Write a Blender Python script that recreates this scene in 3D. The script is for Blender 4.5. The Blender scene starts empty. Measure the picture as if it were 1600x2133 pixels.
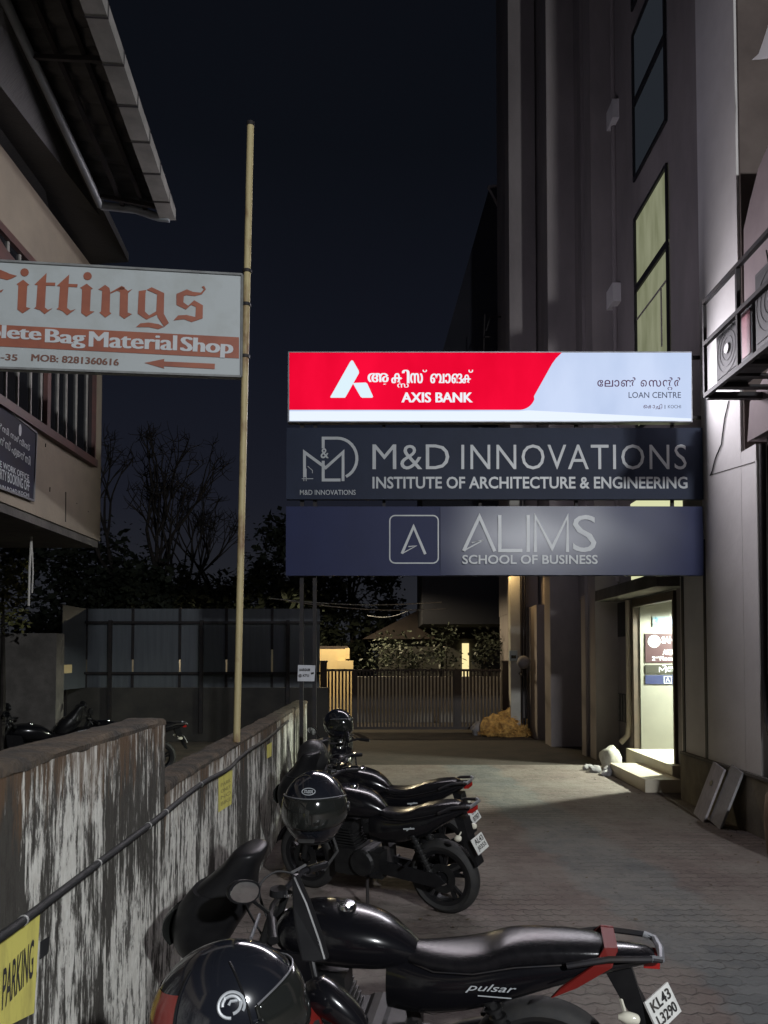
import bpy, math, random
from mathutils import Vector, Matrix, noise
random.seed(7)
R = math.radians
scene = bpy.context.scene
COL = scene.collection

# ---------------------------------------------------------------- camera
F, CX, CY, PITCH, HCAM = 1600.0, 800.0, 1309.0, R(2.0), 2.0
CAM = Vector((0, 0, HCAM))
cd = bpy.data.cameras.new('camera'); cam = bpy.data.objects.new('camera', cd); COL.objects.link(cam)
cd.sensor_width = 36.0; cd.lens = F / 2133.0 * 36.0
cd.shift_y = (CY - 1066.5) / 2133.0
cd.clip_start = 0.05; cd.clip_end = 2000
cam.location = CAM; cam.rotation_euler = (R(90) + PITCH, 0, 0)
scene.camera = cam

# ---------------------------------------------------------------- night sky, exposure
w = bpy.data.worlds.new("World"); scene.world = w; w.use_nodes = True
nt = w.node_tree; nt.nodes.clear()
wo = nt.nodes.new('ShaderNodeOutputWorld'); bg = nt.nodes.new('ShaderNodeBackground')
tc = nt.nodes.new('ShaderNodeTexCoord'); sx = nt.nodes.new('ShaderNodeSeparateXYZ')
cr = nt.nodes.new('ShaderNodeValToRGB')
nt.links.new(tc.outputs['Generated'], sx.inputs[0]); nt.links.new(sx.outputs['Z'], cr.inputs[0])
els = cr.color_ramp.elements
els[0].position = 0.0; els[0].color = (.0225, .0235, .0270, 1)
els[1].position = 1.0; els[1].color = (.0030, .0035, .0055, 1)
for p, c in ((.10, (.0160, .0170, .0220, 1)), (.20, (.0100, .0112, .0180, 1)), (.36, (.0062, .0074, .0128, 1)), (.56, (.0035, .0044, .0070, 1))):
    e = els.new(p); e.color = c
nz = nt.nodes.new('ShaderNodeTexNoise'); nz.inputs['Scale'].default_value = 2.2; nz.inputs['Detail'].default_value = 3
mp = nt.nodes.new('ShaderNodeMapRange'); mp.inputs[3].default_value = .82; mp.inputs[4].default_value = 1.18
nt.links.new(tc.outputs['Generated'], nz.inputs['Vector']); nt.links.new(nz.outputs[0], mp.inputs[0])
nt.links.new(cr.outputs[0], bg.inputs[0]); nt.links.new(mp.outputs[0], bg.inputs[1]); nt.links.new(bg.outputs[0], wo.inputs[0])
scene.view_settings.view_transform = 'Standard'; scene.view_settings.look = 'None'
scene.view_settings.exposure = 0.0; scene.view_settings.gamma = 1.0
scene.render.engine = 'CYCLES'
scene.cycles.use_denoising = True
scene.cycles.max_bounces = 6; scene.cycles.diffuse_bounces = 3; scene.cycles.glossy_bounces = 3
scene.cycles.transparent_max_bounces = 8
scene.cycles.sample_clamp_indirect = 3.0

STREET = (4.75, -6.0, 6.4)       # the street lamp on the road behind the photographer
STREET_POWER = 6600.0

# ---------------------------------------------------------------- pixel -> world helpers (for measuring only)
def ray(px, py):
    x, y, z = (px - CX) / F, 1.0, -(py - CY) / F
    c, s = math.cos(PITCH), math.sin(PITCH)
    return Vector((x, y * c - z * s, y * s + z * c))
def aty(px, py, Y): d = ray(px, py); return CAM + d * (Y / d.y)
def atx(px, py, X): d = ray(px, py); return CAM + d * (X / d.x)
def atz(px, py, Z): d = ray(px, py); return CAM + d * ((Z - HCAM) / d.z)
def atp(px, py, P, n): d = ray(px, py); return CAM + d * ((Vector(P) - CAM).dot(n) / d.dot(n))

# ---------------------------------------------------------------- mesh builder
class MB:
    def __init__(s): s.v = []; s.f = []
    def add(s, vs, fs):
        o = len(s.v); s.v += [tuple(v) for v in vs]; s.f += [tuple(i + o for i in f) for f in fs]
    def box(s, a, b, M=None):
        x0, y0, z0 = [min(p, q) for p, q in zip(a, b)]; x1, y1, z1 = [max(p, q) for p, q in zip(a, b)]
        vs = [(x0,y0,z0),(x1,y0,z0),(x1,y1,z0),(x0,y1,z0),(x0,y0,z1),(x1,y0,z1),(x1,y1,z1),(x0,y1,z1)]
        if M: vs = [M @ Vector(v) for v in vs]
        s.add(vs, [(0,3,2,1),(4,5,6,7),(0,1,5,4),(1,2,6,5),(2,3,7,6),(3,0,4,7)]); return s
    def bar(s, p, q, wx, wy, up=(0,0,1)):
        p = Vector(p); q = Vector(q); d = (q - p).normalized(); u = Vector(up)
        if abs(d.dot(u)) > .98: u = Vector((1,0,0))
        a = d.cross(u).normalized() * wx / 2; b = a.cross(d).normalized() * wy / 2
        vs = [p-a-b, p+a-b, p+a+b, p-a+b, q-a-b, q+a-b, q+a+b, q-a+b]
        s.add(vs, [(0,3,2,1),(4,5,6,7),(0,1,5,4),(1,2,6,5),(2,3,7,6),(3,0,4,7)]); return s
    def tube(s, pts, r, n=10, cap=True):
        pts = [Vector(p) for p in pts]
        rs = r if isinstance(r, (list, tuple)) else [r] * len(pts)
        rings = []; a = None
        for i, p in enumerate(pts):
            d = (pts[min(i+1, len(pts)-1)] - pts[max(i-1, 0)])
            d = d.normalized() if d.length > 1e-9 else Vector((0,0,1))
            if a is None:
                a = d.orthogonal().normalized()
            else:
                a = a - d * a.dot(d)
                a = a.normalized() if a.length > 1e-6 else d.orthogonal().normalized()
            b = d.cross(a)
            rings.append([p + (a * math.cos(2*math.pi*k/n) + b * math.sin(2*math.pi*k/n)) * rs[i] for k in range(n)])
        s.rings(rings, cap); return s
    def rings(s, rings, cap=True, closed=False):
        n = len(rings[0]); vs = [v for r in rings for v in r]; fs = []
        m = len(rings)
        for i in range(m if closed else m - 1):
            j = (i + 1) % m
            for k in range(n):
                l = (k + 1) % n
                fs.append((i*n+k, i*n+l, j*n+l, j*n+k))
        if cap and not closed:
            fs.append(tuple(range(n-1, -1, -1))); fs.append(tuple((m-1)*n + k for k in range(n)))
        s.add(vs, fs); return s
    def lathe(s, prof, n=24, M=None, axis='z', closed=False):
        rings = []
        for (r, h) in prof:
            ring = []
            for k in range(n):
                c, q = r*math.cos(2*math.pi*k/n), r*math.sin(2*math.pi*k/n)
                v = Vector((c, q, h)) if axis == 'z' else (Vector((c, h, -q)) if axis == 'y' else Vector((h, c, q)))
                ring.append(M @ v if M else v)
            rings.append(ring)
        s.rings(rings, not closed, closed); return s
    def prism(s, pts, off):
        n = len(pts); off = Vector(off); a = [Vector(p) for p in pts]; b = [p + off for p in a]
        s.add(a + b, [tuple(range(n)), tuple(range(2*n-1, n-1, -1))] + [(i, n+i, n+(i+1) % n, (i+1) % n) for i in range(n)]); return s
    def quad(s, a, b, c, d): s.add([a, b, c, d], [(0,1,2,3)]); return s
    def loft(s, secs, axis='x', n=20, sub=3):
        # section: (t, u0, v0, hu, hv_up, hv_down, exponent); for x: u=y v=z; for z: u=y v=x
        P = []
        m = len(secs)
        for i in range(m - 1):
            p0, p1, p2, p3 = secs[max(i-1,0)], secs[i], secs[i+1], secs[min(i+2, m-1)]
            for k in range(sub):
                t = k / sub
                P.append([.5*((2*b)+(-a+c)*t+(2*a-5*b+4*c-d)*t*t+(-a+3*b-3*c+d)*t**3) for a, b, c, d in zip(p0, p1, p2, p3)])
        P.append(list(secs[-1]))
        rings = []
        for (t, u0, v0, hu, hp, hm, ex) in P:
            ring = []
            for k in range(n):
                a = 2*math.pi*k/n; c, q = math.cos(a), math.sin(a); e = 2 / max(ex, .5)
                u = u0 + max(hu, .002) * math.copysign(abs(c)**e, c); hv = max(hp if q > 0 else hm, .002)
                v = v0 + hv * math.copysign(abs(q)**e, q)
                ring.append(Vector((t, u, v)) if axis == 'x' else Vector((v, u, t)))
            rings.append(ring)
        s.rings(rings); return s
    def move(s, M): s.v = [tuple(M @ Vector(v)) for v in s.v]; return s
    def build(s, name, mat, parent=None, smooth=False, origin=None, bevel=0, world=True):
        """parent given and world=True: vertices are in world coordinates, stored relative to the parent's location"""
        o0 = Vector((0,0,0))
        if parent is not None:
            if world:
                q = parent
                while q is not None: o0 += q.location; q = q.parent
        elif origin is not None: o0 = Vector(origin)
        else:
            xs = [v[0] for v in s.v]; ys = [v[1] for v in s.v]; zs = [v[2] for v in s.v]
            o0 = Vector(((min(xs)+max(xs))/2, (min(ys)+max(ys))/2, min(zs)))
        me = bpy.data.meshes.new(name)
        me.from_pydata([tuple(Vector(v) - o0) for v in s.v], [], s.f); me.update()
        import bmesh
        bm = bmesh.new(); bm.from_mesh(me); bmesh.ops.recalc_face_normals(bm, faces=bm.faces); bm.to_mesh(me); bm.free()
        ob = bpy.data.objects.new(name, me); COL.objects.link(ob)
        if parent is not None: ob.parent = parent
        else: ob.location = o0
        for m_ in (mat if isinstance(mat, (list, tuple)) else [mat]): me.materials.append(m_)
        if smooth:
            for p in me.polygons: p.use_smooth = True
            try: me.set_sharp_from_angle(angle=R(42))
            except Exception: pass
        if bevel:
            bv = ob.modifiers.new('bevel', 'BEVEL'); bv.width = bevel; bv.segments = 2; bv.limit_method = 'ANGLE'; bv.angle_limit = R(40)
        return ob

def tag(o, label=None, cat=None, group=None, kind=None):
    if label: o['label'] = label
    if cat: o['category'] = cat
    if group: o['group'] = group
    if kind: o['kind'] = kind
    return o
def thing(name, label, cat, loc, group=None):
    o = bpy.data.objects.new(name, None); COL.objects.link(o); o.empty_display_size = .2
    o.location = loc; return tag(o, label, cat, group)

# ---------------------------------------------------------------- materials
def mat(name, c1, c2=None, scale=3.0, rough=.7, metal=0.0, bump=0.0, bscale=None, stretch=(1,1,1), detail=6, coat=0, lo=.35, hi=.65, spec=None, emit=None, estr=1.0):
    m = bpy.data.materials.new(name); m.use_nodes = True; t = m.node_tree; b = t.nodes['Principled BSDF']
    b.inputs['Roughness'].default_value = rough; b.inputs['Metallic'].default_value = metal
    if coat: b.inputs['Coat Weight'].default_value = coat; b.inputs['Coat Roughness'].default_value = .08
    if spec is not None: b.inputs['Specular IOR Level'].default_value = spec
    b.inputs['Base Color'].default_value = (*c1, 1)
    if c2 is not None or bump:
        tcn = t.nodes.new('ShaderNodeTexCoord'); mpn = t.nodes.new('ShaderNodeMapping'); mpn.inputs['Scale'].default_value = stretch
        t.links.new(tcn.outputs['Object'], mpn.inputs[0])
    if c2 is not None:
        n = t.nodes.new('ShaderNodeTexNoise'); n.inputs['Scale'].default_value = scale; n.inputs['Detail'].default_value = detail
        n.inputs['Roughness'].default_value = .62
        t.links.new(mpn.outputs[0], n.inputs['Vector'])
        r = t.nodes.new('ShaderNodeValToRGB'); r.color_ramp.elements[0].color = (*c1, 1); r.color_ramp.elements[1].color = (*c2, 1)
        r.color_ramp.elements[0].position = lo; r.color_ramp.elements[1].position = hi
        t.links.new(n.outputs[0], r.inputs[0]); t.links.new(r.outputs[0], b.inputs['Base Color'])
    if bump:
        n2 = t.nodes.new('ShaderNodeTexNoise'); n2.inputs['Scale'].default_value = bscale or scale * 6; n2.inputs['Detail'].default_value = 5
        t.links.new(mpn.outputs[0], n2.inputs['Vector'])
        bp = t.nodes.new('ShaderNodeBump'); bp.inputs['Strength'].default_value = bump; bp.inputs['Distance'].default_value = .02
        t.links.new(n2.outputs[0], bp.inputs['Height']); t.links.new(bp.outputs[0], b.inputs['Normal'])
    if emit:
        b.inputs['Emission Color'].default_value = (*emit, 1); b.inputs['Emission Strength'].default_value = estr
    return m
def N(t, typ, **kw):
    n = t.nodes.new(typ)
    for k, v in kw.items(): setattr(n, k, v)
    return n
def stain_wall(name, white, grey, dark, brown, ztop):
    """old lime-washed wall with long vertical mould and rust streaks"""
    m = bpy.data.materials.new(name); m.use_nodes = True; t = m.node_tree; b = t.nodes['Principled BSDF']; L = t.links
    b.inputs['Roughness'].default_value = .9
    tc_ = N(t, 'ShaderNodeTexCoord')
    def noise_(sc, stretch, det=6, off=(0,0,0), rg=.6):
        mp_ = N(t, 'ShaderNodeMapping'); mp_.inputs['Scale'].default_value = stretch; mp_.inputs['Location'].default_value = off
        n_ = N(t, 'ShaderNodeTexNoise'); n_.inputs['Scale'].default_value = sc; n_.inputs['Detail'].default_value = det; n_.inputs['Roughness'].default_value = rg
        L.new(tc_.outputs['Object'], mp_.inputs[0]); L.new(mp_.outputs[0], n_.inputs['Vector']); return n_.outputs[0]
    def rng(s, a, b_, c=0, d=1):
        r = N(t, 'ShaderNodeMapRange'); r.inputs[1].default_value = a; r.inputs[2].default_value = b_; r.inputs[3].default_value = c; r.inputs[4].default_value = d
        L.new(s, r.inputs[0]); return r.outputs[0]
    def mth(op, a, b_):
        n_ = N(t, 'ShaderNodeMath', operation=op)
        for i, q in enumerate((a, b_)):
            if isinstance(q, (int, float)): n_.inputs[i].default_value = q
            else: L.new(q, n_.inputs[i])
        return n_.outputs[0]
    def mix(f, a, b_):
        n_ = N(t, 'ShaderNodeMix', data_type='RGBA')
        if isinstance(f, (int, float)): n_.inputs[0].default_value = f
        else: L.new(f, n_.inputs[0])
        for i, q in ((6, a), (7, b_)):
            if isinstance(q, tuple): n_.inputs[i].default_value = (*q, 1)
            else: L.new(q, n_.inputs[i])
        return n_.outputs[2]
    big = noise_(1.9, (1, 1, .32), 5, (0,2,1))                       # large patches: whitewash against mould
    st1 = noise_(5, (1, 4.2, .40), 8, rg=.68)              # long streaks
    st2 = noise_(15, (1, 3.0, .30), 6, (3, 1, 2), .7)      # fine streaks
    grain = noise_(30, (1, 1, .6), 6, (5, 5, 5), .7)
    sp = N(t, 'ShaderNodeSeparateXYZ'); L.new(tc_.outputs['Object'], sp.inputs[0])
    st3 = noise_(42, (1, 2.4, .45), 5, (7, 3, 2), .75)
    s_ = mth('ADD', mth('ADD', mth('MULTIPLY', st1, .46), mth('MULTIPLY', st2, .34)), mth('MULTIPLY', st3, .20))
    s_ = mth('ADD', s_, mth('MULTIPLY', mth('SUBTRACT', big, .5), .80))
    col = mix(rng(grain, .3, .7), white, grey)
    col = mix(rng(s_, .470, .522), col, dark)
    mould = rng(mth('ADD', mth('MULTIPLY', noise_(13, (1, 1.6, .55), 9, (2, 8, 6), .74), .75), mth('MULTIPLY', st1, .25)), .50, .565)
    col = mix(mth('MULTIPLY', mould, .9), col, (.026, .023, .018))
    top = rng(sp.outputs[2], ztop - .62, ztop)             # rusty brown run-off hanging from the coping
    bsel = mth('ADD', mth('ADD', mth('MULTIPLY', top, .26), mth('MULTIPLY', noise_(4, (1, 3.6, .5), 8, (9, 2, 4), .7), .55)), mth('MULTIPLY', st2, .38))
    col = mix(rng(bsel, .64, .72, 0, .85), col, brown)
    L.new(col, b.inputs['Base Color'])
    bp = N(t, 'ShaderNodeBump'); bp.inputs['Strength'].default_value = .55; bp.inputs['Distance'].default_value = .012
    L.new(mth('ADD', grain, s_), bp.inputs['Height']); L.new(bp.outputs[0], b.inputs['Normal'])
    return m
def paver(name):
    """interlocking zigzag concrete pavers, worn red and grey, dirt in the joints"""
    m = bpy.data.materials.new(name); m.use_nodes = True; t = m.node_tree; b = t.nodes['Principled BSDF']; L = t.links
    b.inputs['Roughness'].default_value = .82
    tc_ = N(t, 'ShaderNodeTexCoord'); sp = N(t, 'ShaderNodeSeparateXYZ'); L.new(tc_.outputs['Object'], sp.inputs[0])
    def mth(op, a, b_=0.0, c=None):
        n_ = N(t, 'ShaderNodeMath', operation=op)
        for i, q in enumerate((a, b_) if c is None else (a, b_, c)):
            if isinstance(q, (int, float)): n_.inputs[i].default_value = q
            else: L.new(q, n_.inputs[i])
        return n_.outputs[0]
    def nzs(sc, det=5, stretch=(1,1,1), rg=.6):
        mp_ = N(t, 'ShaderNodeMapping'); mp_.inputs['Scale'].default_value = stretch
        n_ = N(t, 'ShaderNodeTexNoise'); n_.inputs['Scale'].default_value = sc; n_.inputs['Detail'].default_value = det; n_.inputs['Roughness'].default_value = rg
        L.new(tc_.outputs['Object'], mp_.inputs[0]); L.new(mp_.outputs[0], n_.inputs['Vector']); return n_.outputs[0]
    def rng(s, a, b_, c=0, d=1):
        r = N(t, 'ShaderNodeMapRange'); r.inputs[1].default_value = a; r.inputs[2].default_value = b_; r.inputs[3].default_value = c; r.inputs[4].default_value = d
        L.new(s, r.inputs[0]); return r.outputs[0]
    def mix(f, a, b_):
        n_ = N(t, 'ShaderNodeMix', data_type='RGBA')
        if isinstance(f, (int, float)): n_.inputs[0].default_value = f
        else: L.new(f, n_.inputs[0])
        for i, q in ((6, a), (7, b_)):
            if isinstance(q, tuple): n_.inputs[i].default_value = (*q, 1)
            else: L.new(q, n_.inputs[i])
        return n_.outputs[2]
    x, y = sp.outputs[0], sp.outputs[1]
    wob = mth('MULTIPLY', mth('SUBTRACT', nzs(3.5, 2), .5), .03)
    yz = mth('ADD', mth('ADD', y, mth('MULTIPLY', mth('PINGPONG', x, .055), .55)), wob)
    row = mth('DIVIDE', yz, .125)
    fr = mth('ABSOLUTE', mth('SUBTRACT', mth('FRACT', row), .5))
    j1 = rng(fr, .435, .49)                                  # joints across the alley
    rid = mth('FLOOR', row)
    xs = mth('ADD', mth('ADD', x, mth('MULTIPLY', rid, .11)), mth('MULTIPLY', mth('PINGPONG', y, .06), .35))
    colm = mth('DIVIDE', xs, .22)
    fr2 = mth('ABSOLUTE', mth('SUBTRACT', mth('FRACT', colm), .5))
    j2 = rng(fr2, .462, .495)
    wear = rng(nzs(.9, 6), .42, .60)
    joint = mth('MULTIPLY', mth('MAXIMUM', j1, mth('MULTIPLY', j2, .30)), wear)
    cid = N(t, 'ShaderNodeCombineXYZ'); L.new(rid, cid.inputs[0]); L.new(mth('FLOOR', colm), cid.inputs[1])
    wn = N(t, 'ShaderNodeTexWhiteNoise'); L.new(cid.outputs[0], wn.inputs['Vector'])
    red = mix(wn.outputs[0], (.100, .078, .071), (.138, .109, .098))
    gry = mix(wn.outputs[0], (.082, .086, .088), (.115, .118, .118))
    band = mth('ABSOLUTE', mth('SUBTRACT', mth('ADD', x, mth('MULTIPLY', y, .09)), 2.78))   # strip of grey pavers down the alley
    isg = rng(mth('ADD', band, mth('MULTIPLY', mth('SUBTRACT', nzs(1.6, 3), .5), .7)), .50, .36)
    col = mix(isg, red, gry)
    dust = rng(nzs(1.1, 9, (1, .7, 1), .72), .42, .60)
    col = mix(mth('MULTIPLY', dust, .6), col, (.185, .170, .150))
    spots = rng(nzs(14, 6, (1, 1, 1), .7), .56, .68)
    col = mix(mth('MULTIPLY', spots, .6), col, (.026, .022, .019))
    col = mix(mth('MULTIPLY', joint, .85), col, (.012, .010, .009))
    L.new(col, b.inputs['Base Color'])
    hgt = mth('ADD', mth('MULTIPLY', joint, -1.0), mth('MULTIPLY', nzs(26, 6), .7))
    hgt = mth('ADD', hgt, mth('MULTIPLY', nzs(3.1, 5), 2.6))
    bp = N(t, 'ShaderNodeBump'); bp.inputs['Strength'].default_value = .9; bp.inputs['Distance'].default_value = .014
    L.new(hgt, bp.inputs['Height']); L.new(bp.outputs[0], b.inputs['Normal'])
    return m
def emis(name, c, s=1.0):
    m = bpy.data.materials.new(name); m.use_nodes = True; t = m.node_tree; t.nodes.clear()
    o = N(t, 'ShaderNodeOutputMaterial'); e = N(t, 'ShaderNodeEmission'); e.inputs[0].default_value = (*c, 1); e.inputs[1].default_value = s
    t.links.new(e.outputs[0], o.inputs[0]); return m

def lit_pane(name, c1, c2):
    m = emis(name, c1); t = m.node_tree; e = [n for n in t.nodes if n.type == 'EMISSION'][0]
    tcn = N(t, 'ShaderNodeTexCoord'); mpn = N(t, 'ShaderNodeMapping'); mpn.inputs['Scale'].default_value = (1, 2.2, .5); n_ = N(t, 'ShaderNodeTexNoise'); n_.inputs['Scale'].default_value = 1.6; n_.inputs['Detail'].default_value = 4
    r = N(t, 'ShaderNodeValToRGB'); r.color_ramp.elements[0].color = (*c1, 1); r.color_ramp.elements[1].color = (*c2, 1); r.color_ramp.elements[0].position = .35; r.color_ramp.elements[1].position = .68
    t.links.new(tcn.outputs['Object'], mpn.inputs[0]); t.links.new(mpn.outputs[0], n_.inputs['Vector']); t.links.new(n_.outputs[0], r.inputs[0]); t.links.new(r.outputs[0], e.inputs[0]); return m
M_paver = paver('worn_pavers')
M_dirt = mat('bare_soil', (.06,.048,.038), (.12,.095,.07), 2.5, .95, bump=.6, bscale=14)
M_stain = stain_wall('stained_limewash', (.68,.68,.63), (.48,.465,.42), (.040,.037,.030), (.090,.050,.022), 1.33)
M_stain2 = stain_wall('stained_limewash_tall', (.68,.68,.63), (.48,.465,.42), (.040,.037,.030), (.090,.050,.022), 1.68)
M_moss = mat('mossy_coping', (.024,.020,.015), (.085,.060,.038), 7, .95, bump=.7, bscale=40)
M_yel = mat('yellow_paint', (.60,.55,.13), (.30,.25,.08), 5, .85, lo=.5, hi=.8, stretch=(1,2,.6))
M_blackpaint = mat('black_paint', (.012,.012,.013), (.05,.045,.04), 18, .8)
M_pipe = mat('black_conduit', (.013,.014,.015), (.024,.024,.025), 6, .65, spec=.3)
M_clip = mat('pale_clip', (.3,.3,.29), rough=.5)
M_rust = mat('rusty_cream_pole', (.36,.30,.155), (.13,.06,.025), 2.6, .6, stretch=(1,1,.55), lo=.50, hi=.62, bump=.25, bscale=30)
M_steel = mat('dark_steel', (.018,.018,.022), (.032,.027,.025), 8, .6, .3, spec=.25)
M_alu = mat('grey_metal', (.30,.31,.33), (.22,.22,.24), 8, .45, .6)
M_cream = mat('cream_plaster', (.42,.36,.30), (.35,.295,.24), 1.6, .9, bump=.15, bscale=25)
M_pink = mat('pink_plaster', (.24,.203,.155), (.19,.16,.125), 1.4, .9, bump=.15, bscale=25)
M_soffit = mat('dark_sheet', (.013,.0135,.015), (.021,.021,.021), 3, .6, bump=.2, stretch=(1,6,1))
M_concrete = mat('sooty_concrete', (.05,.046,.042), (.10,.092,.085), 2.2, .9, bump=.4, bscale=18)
M_maroon = mat('maroon_wood', (.085,.035,.030), (.055,.028,.026), 5, .55)
M_glassdark = mat('dark_glass', (.010,.011,.013), rough=.12)
M_curtain = mat('grille_bar', (.26,.25,.23), (.17,.16,.15), 9, .6)
M_gutter = mat('galvanised_gutter', (.13,.13,.12), (.20,.195,.18), 5, .6, .2)
M_pvc = mat('grey_pipe', (.20,.22,.24), (.15,.16,.17), 5, .45)
M_signwhite = mat('faded_sign_white', (.34,.37,.38), (.25,.265,.25), 2.2, .6, lo=.48, hi=.85)
M_orange = mat('faded_orange_print', (.27,.080,.040), (.20,.055,.030), 4, .6)
M_brownprint = mat('dark_brown_print', (.13,.052,.034), rough=.6)
M_whiteprint = mat('white_print', (.42,.44,.46), rough=.6)
M_signedge = mat('sign_edge', (.18,.19,.19), (.10,.10,.10), 6, .6)
M_navy = mat('navy_vinyl', (.013,.020,.044), (.010,.016,.036), 2, .6, spec=.25)
M_blue = mat('blue_vinyl', (.013,.019,.070), (.011,.016,.060), 1.5, .55, spec=.25)
M_vinyl = mat('glossy_blue_vinyl', (.014,.020,.072), (.012,.017,.062), 1.5, .35, spec=.5, bump=.03, bscale=3)
M_letter = mat('grey_letters', (.40,.42,.44), (.34,.36,.38), 4, .40, spec=.6)
M_black = mat('black_frame', (.012,.012,.014), rough=.5)
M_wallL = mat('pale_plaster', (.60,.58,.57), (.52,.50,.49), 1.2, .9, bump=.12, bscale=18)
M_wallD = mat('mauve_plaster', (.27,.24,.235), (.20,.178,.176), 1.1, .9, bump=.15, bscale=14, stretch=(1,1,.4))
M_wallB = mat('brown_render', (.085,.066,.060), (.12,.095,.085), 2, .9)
M_plinth = mat('stained_plinth', (.20,.175,.13), (.095,.082,.062), 2.6, .9, stretch=(1,1,.7), bump=.2)
M_arch = mat('rose_plaster', (.19,.152,.155), (.15,.12,.123), 1.6, .9)
M_step = mat('cream_tile', (.50,.45,.36), (.42,.38,.30), 3, .4)
M_lobby = mat('lobby_paint', (.135,.135,.115), (.12,.12,.102), 2, .6)
M_winlit = lit_pane('lit_window', (.165,.175,.105), (.255,.265,.175))
M_winlit2 = emis('bright_lit_window', (.70,.72,.42), 1.0)
M_windim = emis('dim_lit_glass', (.016,.019,.024), 1.0)
M_wood = mat('brown_door_frame', (.055,.038,.028), (.035,.026,.020), 6, .5)
M_ac = mat('condenser_grey', (.055,.053,.056), (.038,.037,.040), 6, .6)
M_acdark = mat('condenser_grille', (.022,.021,.023), rough=.6)
M_aclabel = mat('condenser_label', (.42,.16,.19), (.33,.10,.13), 10, .5)
M_white = mat('white_plastic', (.72,.72,.72), rough=.4)
M_sheet = mat('blue_grey_sheet', (.085,.096,.108), (.064,.073,.083), 2, .5, stretch=(6,1,.4))
M_leafdark = mat('dark_leaves', (.011,.014,.010), (.022,.028,.019), 1.2, .7, spec=.15)
M_leafwarm = mat('olive_leaves', (.10,.105,.035), (.14,.13,.045), 3, .55)
M_bark = mat('bark', (.017,.015,.014), (.030,.027,.025), 5, .95, spec=.1)
M_gate = mat('brown_gate_paint', (.026,.020,.018), (.040,.028,.022), 5, .6)
M_house = mat('ochre_house_paint', (.60,.47,.25), (.55,.43,.23), 2, .85)
M_hdark = mat('dim_house_paint', (.08,.078,.072), (.05,.05,.046), 2, .9)
M_garden = mat('garden_wall_plaster', (.45,.44,.39), (.34,.33,.29), 1.5, .9)
M_roof = mat('clay_roof', (.045,.032,.028), (.03,.024,.022), 5, .85)
M_straw = mat('dry_leaf_heap', (.70,.42,.12), (.22,.12,.04), 9, .9)
M_stone = mat('grey_stone', (.24,.23,.24), (.17,.165,.17), 3, .8, bump=.3)
M_board = mat('weathered_board', (.30,.275,.285), (.22,.20,.21), 4, .8, stretch=(4,4,1), bump=.2)
M_sack = mat('white_sack', (.40,.385,.35), (.28,.265,.23), 7, .85, bump=.4, bscale=18)
M_tyre = mat('tyre_rubber', (.010,.010,.011), (.018,.017,.016), 20, .75)
M_alloy = mat('dark_alloy', (.022,.022,.024), rough=.35, metal=.6)
M_gloss = mat('black_gloss_paint', (.005,.005,.0065), rough=.22, coat=.35, spec=.35)
M_glossred = mat('deep_red_gloss', (.13,.012,.010), rough=.4, spec=.1)
M_redlens = mat('red_lens', (.32,.014,.012), rough=.18, coat=.5)
M_seat = mat('black_seat_vinyl', (.007,.0068,.008), (.011,.0105,.012), 30, .25, bump=.05, bscale=90, spec=.22)
M_blackpl = mat('black_plastic', (.008,.008,.009), (.012,.012,.013), 12, .36, spec=.2)
M_chrome = mat('chrome', (.55,.56,.58), rough=.12, metal=1)
M_mirror = mat('mirror_glass', (.72,.76,.78), rough=.04, metal=1)
M_engine = mat('engine_metal', (.012,.012,.013), (.022,.022,.022), 14, .45, .3, spec=.3)
M_plate = mat('white_number_plate', (.66,.67,.64), (.56,.56,.54), 8, .45)
M_amber = mat('clear_indicator', (.62,.60,.50), rough=.15, coat=.5)
M_visor = mat('smoked_visor', (.012,.013,.012), rough=.10, coat=.5, spec=.45)
M_matte = mat('matte_black_shell', (.013,.013,.014), (.018,.018,.019), 12, .42)
M_shell = mat('gloss_black_shell', (.009,.010,.014), rough=.14, coat=.8)
M_helmreflect = mat('helmet_red_reflection', (.17,.022,.018), rough=.22, coat=.5)
M_lining = mat('helmet_lining', (.018,.017,.017), (.03,.03,.03), 30, .9)
M_paper = mat('white_paper', (.55,.56,.60), (.45,.46,.50), 5, .8)
M_poster = mat('navy_poster', (.009,.010,.030), (.014,.013,.022), 3, .6, spec=.2)
M_cable = mat('black_cable', (.012,.012,.013), rough=.6)
M_hanging = mat('pale_cord', (.32,.31,.29), rough=.7)

def smooth(P, n=5):
    out = []
    for i in range(len(P)-1):
        a, b, c_, d = P[max(i-1,0)], P[i], P[i+1], P[min(i+2,len(P)-1)]
        for k in range(n):
            t = k/n; out.append(.5*((2*b)+(c_-a)*t+(2*a-5*b+4*c_-d)*t*t+(-a+3*b-3*c_+d)*t**3))
    return out + [P[-1]]
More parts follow.
